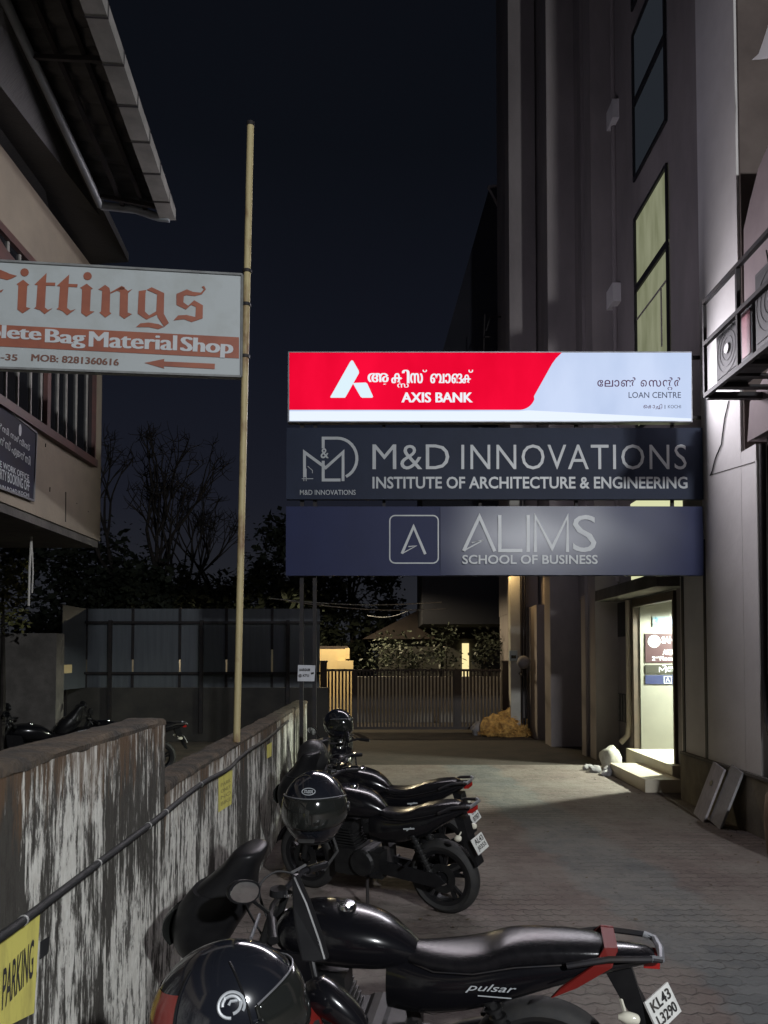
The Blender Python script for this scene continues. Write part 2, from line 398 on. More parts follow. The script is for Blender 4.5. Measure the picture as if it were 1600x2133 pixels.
# ---------------------------------------------------------------- text
def glyphs(body, bold=0.0, shear=0.0, spacing=1.0):
    c = bpy.data.curves.new('t', 'FONT'); c.body = body; c.offset = bold; c.shear = shear; c.space_character = spacing
    c.resolution_u = 3
    o = bpy.data.objects.new('t', c); COL.objects.link(o)
    dg = bpy.context.evaluated_depsgraph_get()
    me = bpy.data.meshes.new_from_object(o.evaluated_get(dg))
    vs = [v.co.copy() for v in me.vertices]; fs = [tuple(p.vertices) for p in me.polygons]
    bpy.data.objects.remove(o); bpy.data.curves.remove(c); bpy.data.meshes.remove(me)
    return vs, fs
def put_text(mb, body, o, u, v, off, bold=0.0, shear=0.0, spacing=1.0, fat=0.0):
    """text whose bounding box spans o..o+u (right) and o..o+v (up), raised by off (a vector) from the plane"""
    vs, fs = glyphs(body, bold, shear, spacing)
    if not vs: return
    x0 = min(p.x for p in vs); x1 = max(p.x for p in vs); y0 = min(p.y for p in vs); y1 = max(p.y for p in vs)
    o = Vector(o); u = Vector(u); v = Vector(v); off = Vector(off)
    for k, dx in enumerate((0, -fat, fat) if fat else (0,)):      # heavy type: three strikes, each a hair higher
        w_ = u.normalized() * dx * v.length; of2 = off + off.normalized() * .0007 * k
        mb.add([o + u * ((p.x-x0)/(x1-x0)) + v * ((p.y-y0)/(y1-y0)) + of2 + w_ for p in vs], fs)
def text_y(mb, body, x0, y0, x1, y1, Y, lift=.006, **kw):
    a = aty(x0, y1, Y); b = aty(x1, y1, Y); c = aty(x0, y0, Y)
    put_text(mb, body, a, b - a, c - a, (0, -lift, 0), **kw)
def poly_y(mb, pts, Y, t=.004, lift=.003):
    q = [aty(x, y, Y) + Vector((0, -lift, 0)) for x, y in pts]; mb.prism(q, (0, -t, 0))
def ribbon(pts, wd, closed=False):
    """2-D stroke outline pieces (list of quads) for a polyline, mitred"""
    P = [Vector((p[0], p[1])) for p in pts]; n = len(P); Lf = []; Rt = []
    for i in range(n):
        a = P[i-1] if (i > 0 or closed) else None; b = P[(i+1) % n] if (i < n-1 or closed) else None
        d1 = (P[i]-a).normalized() if a is not None else None; d2 = (b-P[i]).normalized() if b is not None else None
        if d1 is None: d1 = d2
        if d2 is None: d2 = d1
        n1 = Vector((-d1.y, d1.x)); n2 = Vector((-d2.y, d2.x)); mm = n1 + n2
        mm = mm.normalized() if mm.length > .3 else n1
        k = wd / 2 / max(mm.dot(n1), .45)
        Lf.append(P[i] + mm*k); Rt.append(P[i] - mm*k)
    return [[Lf[i], Lf[(i+1) % n], Rt[(i+1) % n], Rt[i]] for i in range(n if closed else n-1)]
def stroke_y(mb, pts, wd, Y, lift=.006, closed=False):
    for q in ribbon(pts, wd, closed):
        mb.quad(*[aty(p.x, p.y, Y) + Vector((0, -lift, 0)) for p in q])
def arc(cx, cy, rx, ry, a0, a1, n=14): return [(cx + rx*math.cos(R(a0+(a1-a0)*i/n)), cy - ry*math.sin(R(a0+(a1-a0)*i/n))) for i in range(n+1)]

# ================================================================= SETTING
g = MB(); g.quad((-400,-60,-.004),(400,-60,-.004),(400,900,-.004),(-400,900,-.004))
tag(g.build('ground', M_dirt), kind='structure')
g = MB(); g.quad((-1.15,-8,0),(4.6,-8,0),(4.6,14.1,0),(-1.15,14.1,0))
tag(g.build('alley_paving', M_paver, origin=(0,0,0)), kind='structure')
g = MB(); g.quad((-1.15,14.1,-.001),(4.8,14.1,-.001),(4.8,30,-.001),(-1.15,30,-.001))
tag(g.build('shadow_toned_track', mat('shadow_toned_earth', (.018,.014,.011), (.038,.028,.021), 1.7, .95, bump=.6, bscale=11), origin=(0,0,0)), kind='structure')  # brown earth, its colour darkened to paint the shadow band past the paving

# ---------------------------------------------------------------- street lamp behind the photographer (the light on everything here)
sl = thing('street_lamp', 'tall street lamp on the road behind the alley mouth', 'street lamp', (STREET[0]+.9, STREET[1]-.2, 0))
p = MB(); p.tube([(STREET[0]+.9, STREET[1]-.2, 0), (STREET[0]+.9, STREET[1]-.2, 5.8), (STREET[0]+.6, STREET[1]-.13, 6.5), (STREET[0]-.1, STREET[1], 6.62)], [.075,.06,.045,.04]); p.build('pole', M_alu, sl, True)
p = MB(); p.box((STREET[0]-.55, STREET[1]-.14, 6.5), (STREET[0]+.15, STREET[1]+.14, 6.6)); p.build('lamp_head', M_alu, sl)
ld = bpy.data.lights.new('street_light', 'SPOT'); ld.energy = STREET_POWER; ld.color = (.95, .975, 1.0); ld.shadow_soft_size = .22; ld.spot_size = R(150); ld.spot_blend = .4
lo = bpy.data.objects.new('lamp_light', ld); COL.objects.link(lo); lo.parent = sl; lo.location = Vector(STREET) - sl.location
dv = Vector((.5, 8, 1.8)) - Vector(STREET); lo.rotation_euler = dv.to_track_quat('-Z', 'Y').to_euler()

def rough_slab(x0, x1, y0, y1, z0, z1, step=.05, amp=.010, seed=0):
    m = MB(); n = int((y1-y0)/step); rings = []
    def J(a, b, k=1.0): return amp*k*(noise.noise(Vector((a*2.3, b*6, seed))) + .7*noise.noise(Vector((a*9, b*11, seed+4))))
    for i in range(n+1):
        y = y0 + (y1-y0)*i/n; xm = (x0+x1)/2
        ring = [(x0, z0), (x0 + J(y,1), (z0+z1)/2), (x0 + .012 + J(y,2), z1 - .004 + J(y,3)), (x0*.7+x1*.3, z1 + J(y,4)), (x0*.4+x1*.6, z1 + J(y,5)), (x1 - .014 + J(y,6), z1 - .004 + J(y,7,1.3)), (x1 + J(y,8), (z0+z1)/2 + J(y,9)), (x1 - .004 + J(y,10,1.4), z0 + min(0, J(y,11,1.6)))]
        rings.append([Vector((a, y, b)) for a, b in ring])
    m.rings(rings); return m
# ================================================================= LEFT: boundary wall
WX = -1.15
bw = thing('boundary_wall', 'low stained lime-washed wall with rusty coping running along the left of the alley', 'wall', (WX-.1, 6, 0))
m = MB(); m.box((WX-.15, 4.04, 0), (WX, 11.5, 1.29)); m.build('wall', M_stain, bw)
m = rough_slab(WX-.17, WX+.010, 4.045, 11.5, 1.288, 1.332, seed=3); m.build('coping', M_moss, bw, True)
tw = thing('tall_wall', 'taller stained wall section with a flat mossy top nearest the camera on the left', 'wall', (WX-.1, 2, 0))
m = MB(); m.box((WX-.16, -1.5, 0), (WX+.004, 4.04, 1.64)); m.build('wall', M_stain2, tw)
m = rough_slab(WX-.18, WX+.008, -1.5, 4.036, 1.638, 1.676, seed=8); m.build('coping', M_moss, tw, True)
# conduit clipped along the wall
cp = [(-60,1996),(0,1952),(49,1917),(204,1799),(309,1720),(345,1692),(418,1634),(476,1602),(499,1579),(525,1559),(555,1540),(600,1502)]
pts = smooth([atx(x, y, WX+.028) for x, y in cp])
c = thing('conduit', 'black cable conduit clipped diagonally along the stained left wall', 'conduit', pts[3])
m = MB(); m.tube(pts, .0150, 10); m.build('pipe', M_pipe, c, True)
for (x, y) in ((47,1918),(204,1799),(309,1720),(345,1692),(418,1634)):
    q = min(pts, key=lambda p_: (p_ - atx(x, y, WX+.028)).length); m = MB()
    m.tube([q + Vector((0,-.005,0)), q + Vector((0,.004,0))], .0168, 10); m.build('clip', M_clip, c, True)
# yellow painted parking panels on the wall
def panel_x(name, px, label, X, text=None):
    q = [atx(x, y, X) for x, y in px]
    o = thing(name, label, 'painted sign', q[0]); m = MB(); m.prism(q, (.002, 0, 0)); m.build('paint', M_yel, o); return o
ps = panel_x('parking_sign', [(-60,1985),(82,1905),(70,2110),(-10,2150),(-60,2175)], 'yellow painted parking notice on the near wall below the conduit', WX+.008)
def text_x(mb, body, X, pa, pb, pc, **kw):
    a = atx(*pa, X); b = atx(*pb, X); c_ = atx(*pc, X); put_text(mb, body, a, b-a, c_-a, (.004,0,0), **kw)
m = MB(); text_x(m, 'PARKING', WX+.010, (1,2107), (66,2035), (5,2018), bold=.012); m.build('lettering', M_blackpaint, ps)
m = MB(); m.prism([atx(x, y, WX+.006) for x, y in ((84,1962),(102,1950),(98,1986),(83,1998))], (.003,0,0))
tag(m.build('paint_patch', M_pipe), 'small square dark grey paint patch beside the yellow parking notice', 'paint patch')
y2 = panel_x('parking_sign', [(455,1616),(484,1604),(482,1675),(455,1692)], 'faded yellow painted panel on the low wall just past its end', WX+.002)
m = MB()
for k in range(4): text_x(m, ('PARK','ONLY','NO','BIKE')[k], WX+.003, (459,1640+13*k), (480,1628+13*k), (459,1632+13*k), bold=.01)
m.build('lettering', mat('faded_lettering', (.32,.28,.09), rough=.9), y2)
panel_x('parking_sign', [(556,1552),(566,1546),(565,1575),(556,1580)], 'small pale yellow painted panel farthest along the low wall', WX+.002)

# ---------------------------------------------------------------- rusty pole and hanging shop sign
base = aty(493, 1540, 6.0); topp = aty(522, 258, 6.0)
ro = thing('sign_pole', 'tall rusty cream painted steel pole standing on the low wall', 'pole', base)
m = MB(); m.tube([base + Vector((0,0,-.02)), base.lerp(topp, .33), base.lerp(topp, .66), topp], .0275, 14); m.build('post', M_rust, ro, True)
for t_ in (.615, .70, .755):
    q = base.lerp(topp, t_); m = MB(); m.tube([q - Vector((0,0,.012)), q + Vector((0,0,.012))], .036, 12); m.build('clamp', M_steel, ro, True)
m = MB(); m.tube([topp - Vector((0,0,.02)), topp + Vector((0,0,.012))], .031, 12); m.build('cap', M_steel, ro, True)

P0 = aty(503, 680, 5.97); P1 = aty(0, 680, 5.62); ndir = Vector((-(P1-P0).y, (P1-P0).x, 0)).normalized()
if ndir.y > 0: ndir = -ndir
def fs(px, py, lift=0.0): return atp(px, py, P0, ndir) + ndir * lift
fit = thing('shop_sign', 'white hanging shop board with faded orange blackletter writing and an arrow', 'sign', fs(503, 785))
TL, TR, BR, BL = (-165,535),(505,573),(503,785),(-165,761)
m = MB(); m.prism([fs(x, y) for x, y in (TL, TR, BR, BL)], -ndir*.07); m.build('panel', M_signwhite, fit)
m = MB()
for a, b in ((TL,TR),(TR,BR),(BR,BL)): m.bar(fs(*a, .004), fs(*b, .004), .022, .016)
m.build('frame', M_signedge, fit)
def zl(l, s, ox, oy): return [(ox + x/s, oy + y/s) for x, y in l]
A_ = lambda l: zl(l, 6.154, 0, 550)
B_ = lambda l: zl(l, 5.714, 240, 570)
letters = [
 A_([(-320,90),(-60,60),(0,75),(75,105),(130,130),(220,155),(150,190),(95,208),(20,190),(-120,170),(-230,200)]),
 A_([(-190,200),(-100,175),(-95,560),(-40,590),(-120,640),(-200,590)]),
 A_([(-95,330),(0,345),(48,328),(22,362),(-60,385),(-95,375)]),
 A_([(215,262),(300,205),(378,268),(352,282),(338,555),(392,570),(292,635),(225,585),(238,278)]),
 A_([(318-55+x, 110+y) for x, y in [(55+55*math.cos(R(k)), 52*math.sin(R(k))) for k in range(0,360,30)]]),
 A_([(445,268),(600,120),(592,242),(712,242),(708,283),(592,280),(578,560),(618,590),(675,570),(575,645),(515,595),(440,572),(465,550),(485,275)]),
 A_([(730,285),(890,138),(882,258),(998,262),(992,300),(880,296),(862,565),(905,600),(968,585),(862,660),(800,605),(728,580),(752,560),(772,290)]),
 A_([(1030,308),(1115,255),(1192,318),(1168,330),(1155,605),(1212,612),(1108,678),(1042,630),(1055,325)]),
 A_([(1125-55+x, 158+y) for x, y in [(55+55*math.cos(R(k)), 52*math.sin(R(k))) for k in range(0,360,30)]]),
 A_([(1262,330),(1350,270),(1405,310),(1415,355),(1415,375),(1408,620),(1430,635),(1352,690),(1275,625),(1298,610),(1312,345),(1280,335)]),
 A_([(1418,366),(1560,285),(1600,300),(1600,330),(1545,340),(1510,342),(1420,382)]),
 B_([(0,210),(80,150),(155,210),(205,185),(155,235),(150,465),(200,485),(110,540),(52,500),(60,225),(40,210)]),
 B_([(282,210),(370,198),(362,240),(355,455),(405,500),(492,450),(500,490),(372,550),(268,480)]),
 B_([(376,196),(435,165),(585,235),(580,480),(640,590),(585,635),(505,520),(490,446),(500,250),(420,215)]),
 B_([(248,640),(300,595),(400,585),(520,605),(582,637),(515,663),(400,640),(300,640)]),
 B_([(730,245),(855,190),(925,220),(1020,230),(1055,190),(1030,160),(1060,150),(1080,190),(1030,250),(950,270),(850,260),(818,270),(812,345),(870,385),(940,320),(1045,380),(1042,535),(910,580),(820,545),(695,560),(750,500),(850,495),(955,520),(962,400),(905,375),(842,430),(730,375)]),
]
m = MB()
for l in letters: m.prism([fs(x, y, .003) for x, y in l], ndir*.003)
m.build('lettering', M_orange, fit)
band = [(-163,668),(0,677),(498,703),(498,747),(0,722),(-163,714)]
m = MB(); m.prism([fs(x, y, .003) for x, y in band], ndir*.002); m.build('stripe', M_orange, fit)
def text_fs(mb, body, a, b, c_, lift, **kw):
    A = fs(*a); B = fs(*b); C_ = fs(*c_); put_text(mb, body, A, B-A, C_-A, ndir*lift, **kw)
m = MB(); text_fs(m, 'Complete', (-140,707), (84,718), (-138,670), .0075, bold=0, fat=.06)
text_fs(m, 'Bag', (96,723), (176,727), (97,686), .0075, bold=0, fat=.06)
text_fs(m, 'Material', (187,723), (367,731), (188,691), .0075, bold=0, fat=.06)
text_fs(m, 'Shop', (377,741), (483,747), (379,702), .0075, bold=0, fat=.06)
m.build('lettering', M_whiteprint, fit)
m = MB(); text_fs(m, '-35', (2,750), (36,752), (3,737), .005, bold=0, fat=.06); text_fs(m, 'MOB: 8281360616', (66,752), (247,762), (67,738), .005, bold=0, fat=.06)
m.build('lettering', M_brownprint, fit)
m = MB(); m.prism([fs(x, y, .003) for x, y in B_([(350,1065),(585,1018),(582,1048),(1188,1075),(1185,1138),(580,1105),(585,1132)])], ndir*.003); m.build('arrow', M_orange, fit)

# ---------------------------------------------------------------- left building with projecting upper floor
LX = -3.6
KL = 3.6/2.6
lb = thing('shop_building', 'cream two storey shop building with projecting upper floor on the left', 'building', (-5, 5, 0))
yf = atx(210, 1000, LX).y                     # far end of the projecting floor
zb = atx(208, 1127, LX).z
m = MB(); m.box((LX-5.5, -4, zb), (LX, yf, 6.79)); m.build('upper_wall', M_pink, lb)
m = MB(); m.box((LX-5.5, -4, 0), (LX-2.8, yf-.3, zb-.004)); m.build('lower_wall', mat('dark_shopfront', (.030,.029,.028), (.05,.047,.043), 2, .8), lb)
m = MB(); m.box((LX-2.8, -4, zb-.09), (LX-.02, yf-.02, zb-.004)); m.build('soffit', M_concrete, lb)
# strip window with maroon frame
def WXq(px, py): return atx(px, py, LX)
s0 = WXq(192, 972); sz = s0.z + .02; wtop = sz + 1.6; wy1 = s0.y
m = MB(); m.box((LX-.06, -3, sz+.08), (LX+.004, wy1-.03, wtop)); m.build('window', M_glassdark, lb)
fr = MB(); fr.box((LX-.02, -3, sz-.03), (LX+.07, wy1, sz+.06)); fr.box((LX-.02, -3, wtop), (LX+.05, wy1, wtop+.08))
fr.box((LX-.02, wy1-.04, sz+.061), (LX+.045, wy1-.001, wtop-.001))
for px in (92,): yy = atx(px, 900, LX).y; fr.box((LX-.02, yy-.04, sz+.061), (LX+.05, yy+.04, wtop-.001))
fr.build('window_frame', M_maroon, lb)
for px in (8, 33, 60, 82, 117, 135, 156, 178, 194):
    yy = atx(px, 880, LX).y; m = MB(); m.box((LX+.006, yy-.012, sz+.062), (LX+.022, yy+.010, wtop-.002)); m.build('window_bar', M_curtain, lb)
yy = atx(8, 520, LX); m = MB(); m.prism([atx(x, y, LX+.001) for x, y in ((-40,450),(0,515),(24,545),(24,620),(-40,620))], (.05,0,0)); m.build('window_trim', M_maroon, lb)
# eaves, gutter sheet, pipes
ez = atx(185, 545, LX).z
m = MB(); m.prism([(LX-.4, -4, 6.80), (-2.94, -4, 7.0), aty(20,20,4.3*KL), aty(210,428,5.68*KL), aty(268,546,6.6*KL), aty(186,546,6.74*KL), (LX-.4, 6.74*KL, 6.80)], (0,0,.10)); m.build('eaves', M_soffit, lb)
gB = aty(195, 0, 3.87*KL); gC = aty(350, 447, 5.74*KL)
gA = gB + (gB - gC) * 3.0
iA = aty(20, 20, 4.3*KL); iB = aty(210, 428, 5.69*KL); iA0 = iB + (iA - iB) * 4.0
m = MB(); nn = 150; vs = []
for k in range(nn+1):
    t_ = k/nn; a = gA.lerp(gC, t_) + Vector((-.05,0,.05)); b = iA0.lerp(iB, t_) + Vector((0,0,.08)); dz = Vector((0,0,.014*math.sin(k*1.5708)))
    vs += [a+dz, b+dz, b+dz+Vector((0,0,.006)), a+dz+Vector((0,0,.006))]
m.add(vs, [(4*k+i, 4*k+(i+1)%4, 4*k+4+(i+1)%4, 4*k+4+i) for k in range(nn) for i in range(4)]); m.build('awning_sheet', M_soffit, lb)
for f in (.33, .66):
    m = MB(); m.bar(gA.lerp(iA0, f) + Vector((0,0,.015)), gC.lerp(iB, f) + Vector((0,0,.015)), .04, .04); m.build('purlin', M_steel, lb)
for f in (.62, .80, .985):
    m = MB(); m.bar(gA.lerp(gC, f) + Vector((-.05,0,-.02)), iA0.lerp(iB, f) + Vector((0,0,.01)), .035, .035); m.build('rafter', M_steel, lb)
m = MB(); gd = (gC - gA)
m.bar(gA, gC, .16, .12); m.build('gutter', M_gutter, lb)
for k in range(12):
    q = gC.lerp(gB, .12 + .17*k) + Vector((0,0,-.001)); d_ = gd.normalized(); m = MB(); m.bar(q - d_*.008, q + d_*.008, .168, .128); m.build('gutter_bracket', M_steel, lb)
for pp in ([iA0, iA, iB], [iB, aty(282,436,5.72*KL), aty(330,452,5.74*KL), aty(349,456,5.74*KL), aty(351,440,5.74*KL)], [aty(222,90,4.5*KL), aty(216,106,4.6*KL), aty(66,110,4.62*KL)]):
    m = MB(); m.tube(pp, .042, 10); m.build('drain_pipe', M_pvc, lb, True)
# stains, nails and hooks below the window
for (x, y, l) in ((104,1015,9),(137,1025,62),(160,1048,1),(184,1065,1),(95,924,7)):
    q = atx(x, y, LX+.002); q2 = atx(x-.5, y+l, LX+.002); m = MB(); m.bar(q, q2 + Vector((0,.012 if l < 3 else 0,0)), .006, .012); m.build('wall_stain', M_steel, lb)
m = MB(); m.tube([atx(66,1118,LX-.3), atx(62,1180,LX-.3), atx(60,1262,LX-.3)], .012, 6); m.tube([atx(66,1118,LX-.3), atx(69,1190,LX-.3), atx(67,1235,LX-.3)], .008, 6)
tag(m.build('hanging_cord', M_hanging), 'pale cord hanging below the projecting floor of the left building', 'cord')
# poster
po = thing('notice_board', 'dark navy notice board with white writing hung on the cream left wall', 'sign', atx(66, 1040, LX))
def PX(x, y, l=0): return atx(x, y, LX + l)
q = [PX(-60,800), PX(70,902), PX(64,1043), PX(-60,996)]
m = MB(); m.prism(q, (.03,0,0)); m.build('board', M_poster, po)
m = MB()
for a, b in zip(q, q[1:] + q[:1]): m.bar(a + Vector((.03,0,0)), b + Vector((.03,0,0)), .02, .02)
m.build('frame', mat('board_edge', (.12,.12,.13), rough=.5), po)
m = MB()
for body, a, b, c_ in (('ഏജൻസി സർവീസ്', (-30,878), (62,944), (-30,858)), ('ലൈസൻസ് ഏജൻസി', (-34,907), (63,975), (-34,880)),
                       ('LICENSE WORK OFFICE', (-30,958), (60,1002), (-30,944)), ('AGENCY LIBERTY BOOKING OFF', (-50,976), (61,1024), (-50,952)),
                       ('PH. No. 24 MAIN ROAD KOCHI', (-50,1002), (60,1036), (-50,993))):
    A = PX(*a, .033); B = PX(*b, .033); C_ = PX(*c_, .033); put_text(m, body, A, B-A, C_-A, (.003,0,0), bold=.012)
m.build('lettering', M_letter, po)
m = MB(); m.prism([PX(x, y, .034) for x, y in arc(41.5, 896, 3, 12.5, 0, 345, 14)], (.003,0,0)); m.build('emblem', M_whiteprint, po)

# ================================================================= SIGN GANTRY ACROSS THE ALLEY
SY = 9.9
ga = thing('sign_gantry', 'black steel post frame carrying the three wide signboards above the alley', 'sign frame', aty(640, 1690, SY+.08))
for px in (630, 657):
    a = aty(px, 900, SY+.09); m = MB(); m.bar((a.x, SY+.09, 0), (a.x, SY+.09, aty(px,740,SY).z), .05, .05); m.build('post', M_steel, ga)
m = MB()
for py in (745, 870, 900, 1035, 1060, 1190):
    a = aty(606, py, SY+.09); b = aty(1470, py, SY+.09); m.bar(a, (4.2, b.y, b.z), .04, .04)
m.build('rail', M_steel, ga)
m = MB()
for px in (800, 1000, 1200, 1400): m.bar(aty(px,745,SY+.13), aty(px,1195,SY+.13), .04, .04)
m.build('upright', M_steel, ga)

# -- lit bank signboard
ax = thing('lit_signboard', 'lit red and white bank signboard, topmost of the three above the alley', 'sign', aty(1020, 880, SY))
Y0 = SY - .06
M_lw = lit_pane('backlit_white', (.52,.625,.86), (.62,.72,.95)); M_lr = lit_pane('backlit_red', (.80,.002,.028), (.97,.004,.042)); M_ll = emis('backlit_logo', (.74,.90,.98), 1.0)
M_le = emis('backlit_white_edge', (.80,.88,1.0), 1.05)
m = MB(); a = aty(600,732,Y0); b = aty(1443,879,Y0); m.box((a.x, Y0+.002, b.z), (b.x, SY+.06, a.z)); m.build('box', M_alu, ax)
m = MB(); poly_y(m, [(603,735),(1440,735),(1440,877),(603,877)], Y0, .003, .002); m.build('white_face', M_lw, ax)
m = MB(); red = [(603,735),(1170,735)] + [(1168,737),(1158,747),(1150,758),(1112,826)] + arc(1082, 821, 33, 33, -20, -88, 8) + [(603,854)]
poly_y(m, red, Y0, .003, .006); m.build('red_face', M_lr, ax)
m = MB(); poly_y(m, [(603,857),(1080,857),(1100,855),(1440,872),(1440,877),(603,877)], Y0, .002, .006); m.build('lower_strip', M_le, ax)
Z3 = lambda l: zl(l, 3.077, 560, 700)
m = MB()
poly_y(m, Z3([(395,392),(520,170),(530,158),(540,160),(577,225),(578,240),(495,388),(488,397),(398,397)]), Y0, .003, .010)
poly_y(m, Z3([(538,303),(622,300),(632,308),(668,388),(664,397),(598,397),(588,390)]), Y0, .003, .010)
m.build('emblem', M_ll, ax)
M_lt = emis('backlit_letters', (.86,.92,.98), 1.0)
m = MB()
LB = .012
text_y(m, 'ആ', 767, 778, 814, 803, Y0, LB, bold=0, fat=.045); text_y(m, 'ക', 816, 778, 838, 799, Y0, LB, bold=0, fat=.045); text_y(m, 'സ', 828, 799.6, 851, 808, Y0, LB, bold=0, fat=.045)
text_y(m, 'ി', 838.5, 771, 852, 799, Y0, LB, bold=0, fat=.045); text_y(m, 'സ', 855, 778, 880, 799, Y0, LB, bold=0, fat=.045); text_y(m, '്', 880.6, 771, 889, 776, Y0, LB, bold=0, fat=.045)
text_y(m, 'ബ', 897, 779, 925, 799, Y0, LB, bold=0, fat=.045); text_y(m, 'ാ', 927.5, 779, 938, 799, Y0, LB, bold=0, fat=.045); text_y(m, 'ങ', 941, 779, 962, 799, Y0, LB, bold=0, fat=.045)
text_y(m, 'ക', 963, 781, 981, 799, Y0, LB, bold=0, fat=.045); text_y(m, '്', 976, 771, 985, 777, Y0, LB, bold=0, fat=.045)
text_y(m, 'AXIS BANK', 837, 818, 984, 839, Y0, LB, bold=.010, fat=.04); m.build('lettering', M_lt, ax)
M_ld = emis('backlit_dark_letters', (.085,.035,.085), 1.0); M_ld2 = emis('backlit_grey_letters', (.075,.085,.135), 1.0)
m = MB()
for ch, x0, y0, x1, y1 in (('േ',1244,792,1256,806),('ല',1259,792,1277,806),('ാ',1279,792,1290,806),('ൺ',1293,786.5,1325,806),('െ',1334,792,1347,806),('സ',1351,792,1377,806),('ൻ',1380,786.5,1402,806),('റ',1390,806.6,1400,813),('ർ',1404,786.5,1418,806)):
    text_y(m, ch, x0, y0, x1, y1, Y0, .009, bold=.008)
for ch, x0, y0, x1, y1 in (('െ',1340,844,1348,851),('ക',1349,844,1358,851),('ാ',1359,844,1364,851),('ച',1365,844,1374,853),('്ച',1368,846,1377,853),('ി',1375,842,1379,851)):
    text_y(m, ch, x0, y0, x1, y1, Y0, .009, bold=.008)
m.build('lettering', M_ld, ax)
m = MB(); text_y(m, 'LOAN CENTRE', 1309, 817, 1418, 829.5, Y0, .009, bold=.006); m.build('lettering', M_ld2, ax)
m = MB(); text_y(m, '|', 1384, 844, 1385.5, 852, Y0, .009); text_y(m, 'KOCHI', 1391, 844, 1418, 851, Y0, .009); m.build('lettering', M_ld2, ax)
# the tubes inside the light box shine out through its face
al = bpy.data.lights.new('signboard_tubes', 'AREA'); al.shape = 'RECTANGLE'; al.size = 5.0; al.size_y = .8; al.energy = 235; al.color = (.97, .93, 1.0)
ao = bpy.data.objects.new('tube_light', al); COL.objects.link(ao); ao.parent = ax
ao.location = Vector((aty(1020,806,Y0).x, Y0-.04, aty(1020,806,Y0).z)) - ax.location; ao.rotation_euler = (R(-90), 0, 0)

bl = bpy.data.lights.new('facade_fill', 'AREA'); bl.shape = 'RECTANGLE'; bl.size = 3.0; bl.size_y = .3; bl.energy = 135; bl.color = (.86, .82, 1.0)
bo = bpy.data.objects.new('facade_fill_light', bl); COL.objects.link(bo); bo.parent = ax      # unseen fill lamp added behind the box to lift the dark facade
bo.location = Vector((aty(830,735,Y0).x, SY+.12, aty(1020,742,Y0).z)) - ax.location; bo.rotation_euler = (R(128), 0, 0)

# -- navy signboard
md = thing('navy_signboard', 'unlit navy signboard with thin grey letters, middle of the three above the alley', 'sign', aty(1030, 1040, SY))
Y1 = SY - .03
m = MB(); a = aty(597,891,Y1); b = aty(1467,1040,Y1); m.box((a.x, Y1, b.z), (b.x-.01, SY+.05, a.z)); m.build('board', M_navy, md)
m = MB(); text_y(m, 'M&D', 776, 926, 936, 978, Y1, .005, bold=-.004); text_y(m, 'INNOVATIONS', 961, 926, 1430, 978, Y1, .005, bold=-.004, spacing=1.08); m.build('lettering', M_letter, md)
m = MB(); text_y(m, 'INSTITUTE OF ARCHITECTURE & ENGINEERING', 776, 993, 1432, 1018, Y1, .005, bold=.020); m.build('lettering', M_letter, md)
m = MB(); text_y(m, 'M&D INNOVATIONS', 625, 1020.5, 741, 1031, Y1, .005, bold=.004); m.build('lettering', M_letter, md)
m = MB()
for l, wd in (([(229,905),(229,745),(365,845),(476,745),(476,930)], 6), ([(349,720),(349,655),(440,655)] + [(440+125*math.cos(R(a)), 785-130*math.sin(R(a))) for a in range(80,-70,-12)], 6), ([(349,800),(349,923),(460,923)], 6), ([(225,840),(225,930)], 1.5), ([(240,850),(240,930)], 1.5), ([(212,915),(285,915)], 1.5), ([(250,835),(280,862),(280,880)], 1.2)):
    stroke_y(m, Z3(l), wd, Y1, .005 if wd > 2 else .0065)
text_y(m, '&', 668, 934, 685, 955, Y1, .0065, bold=.012); m.build('emblem', M_letter, md)

# -- blue signboard, glossy vinyl sheet over its right part
al_ = thing('blue_signboard', 'glossy blue signboard with a squared letter emblem, lowest of the three above the alley', 'sign', aty(1030, 1200, SY))
m = MB(); a = aty(596,1055,Y1); b = aty(1466,1199,Y1); m.box((a.x, Y1, b.z), (b.x, SY+.05, a.z)); m.build('board', M_blue, al_)
# vinyl sheet bulges very slightly, so the lamp's reflection stays on one part of it
xa, xb = aty(917,1100,Y1).x, b.x - .004; za, zb_ = b.z+.004, a.z-.004
m = MB(); nx, nzv = 40, 10; vs = []
for j in range(nzv+1):
    for i in range(nx+1):
        u, v = i/nx, j/nzv
        ripple = .0018*math.sin(u*23+v*3) * math.sin(v*4+1)
        bul = .006 + .055 * (1-(2*u-1)**4) * .55 + .014*math.sin(math.pi*v) + ripple
        vs.append((xa+(xb-xa)*u, Y1-.002-bul, za+(zb_-za)*v))
fsx = [(j*(nx+1)+i, j*(nx+1)+i+1, (j+1)*(nx+1)+i+1, (j+1)*(nx+1)+i) for j in range(nzv) for i in range(nx)]
m.add(vs, fsx); m.build('vinyl_sheet', M_vinyl, al_, True)
Yv = Y1 - .056
m = MB()
ring = [(815,1082)] 
rr = arc(823,1085,11,11,180,90,5) + arc(902,1085,11,11,90,0,5) + arc(902,1162,11,11,0,-90,5) + arc(823,1162,11,11,-90,-180,5)
stroke_y(m, rr, 2.6, Y1, .006, closed=True)
stroke_y(m, Z3([(853,1395),(928,1222),(1003,1398)]), 5.5, Y1, .006); stroke_y(m, Z3([(858,1392),(945,1345),(895,1350)]), 2.4, Y1, .0075); m.build('emblem', M_letter, al_)
Z4 = lambda l: zl(l, 2.857, 1040, 700)
m = MB()
stroke_y(m, Z3([(1248,1378),(1350,1158),(1448,1380)]), 7, Yv, .006); stroke_y(m, Z3([(1252,1375),(1375,1308),(1300,1325)]), 2.6, Yv, .008)
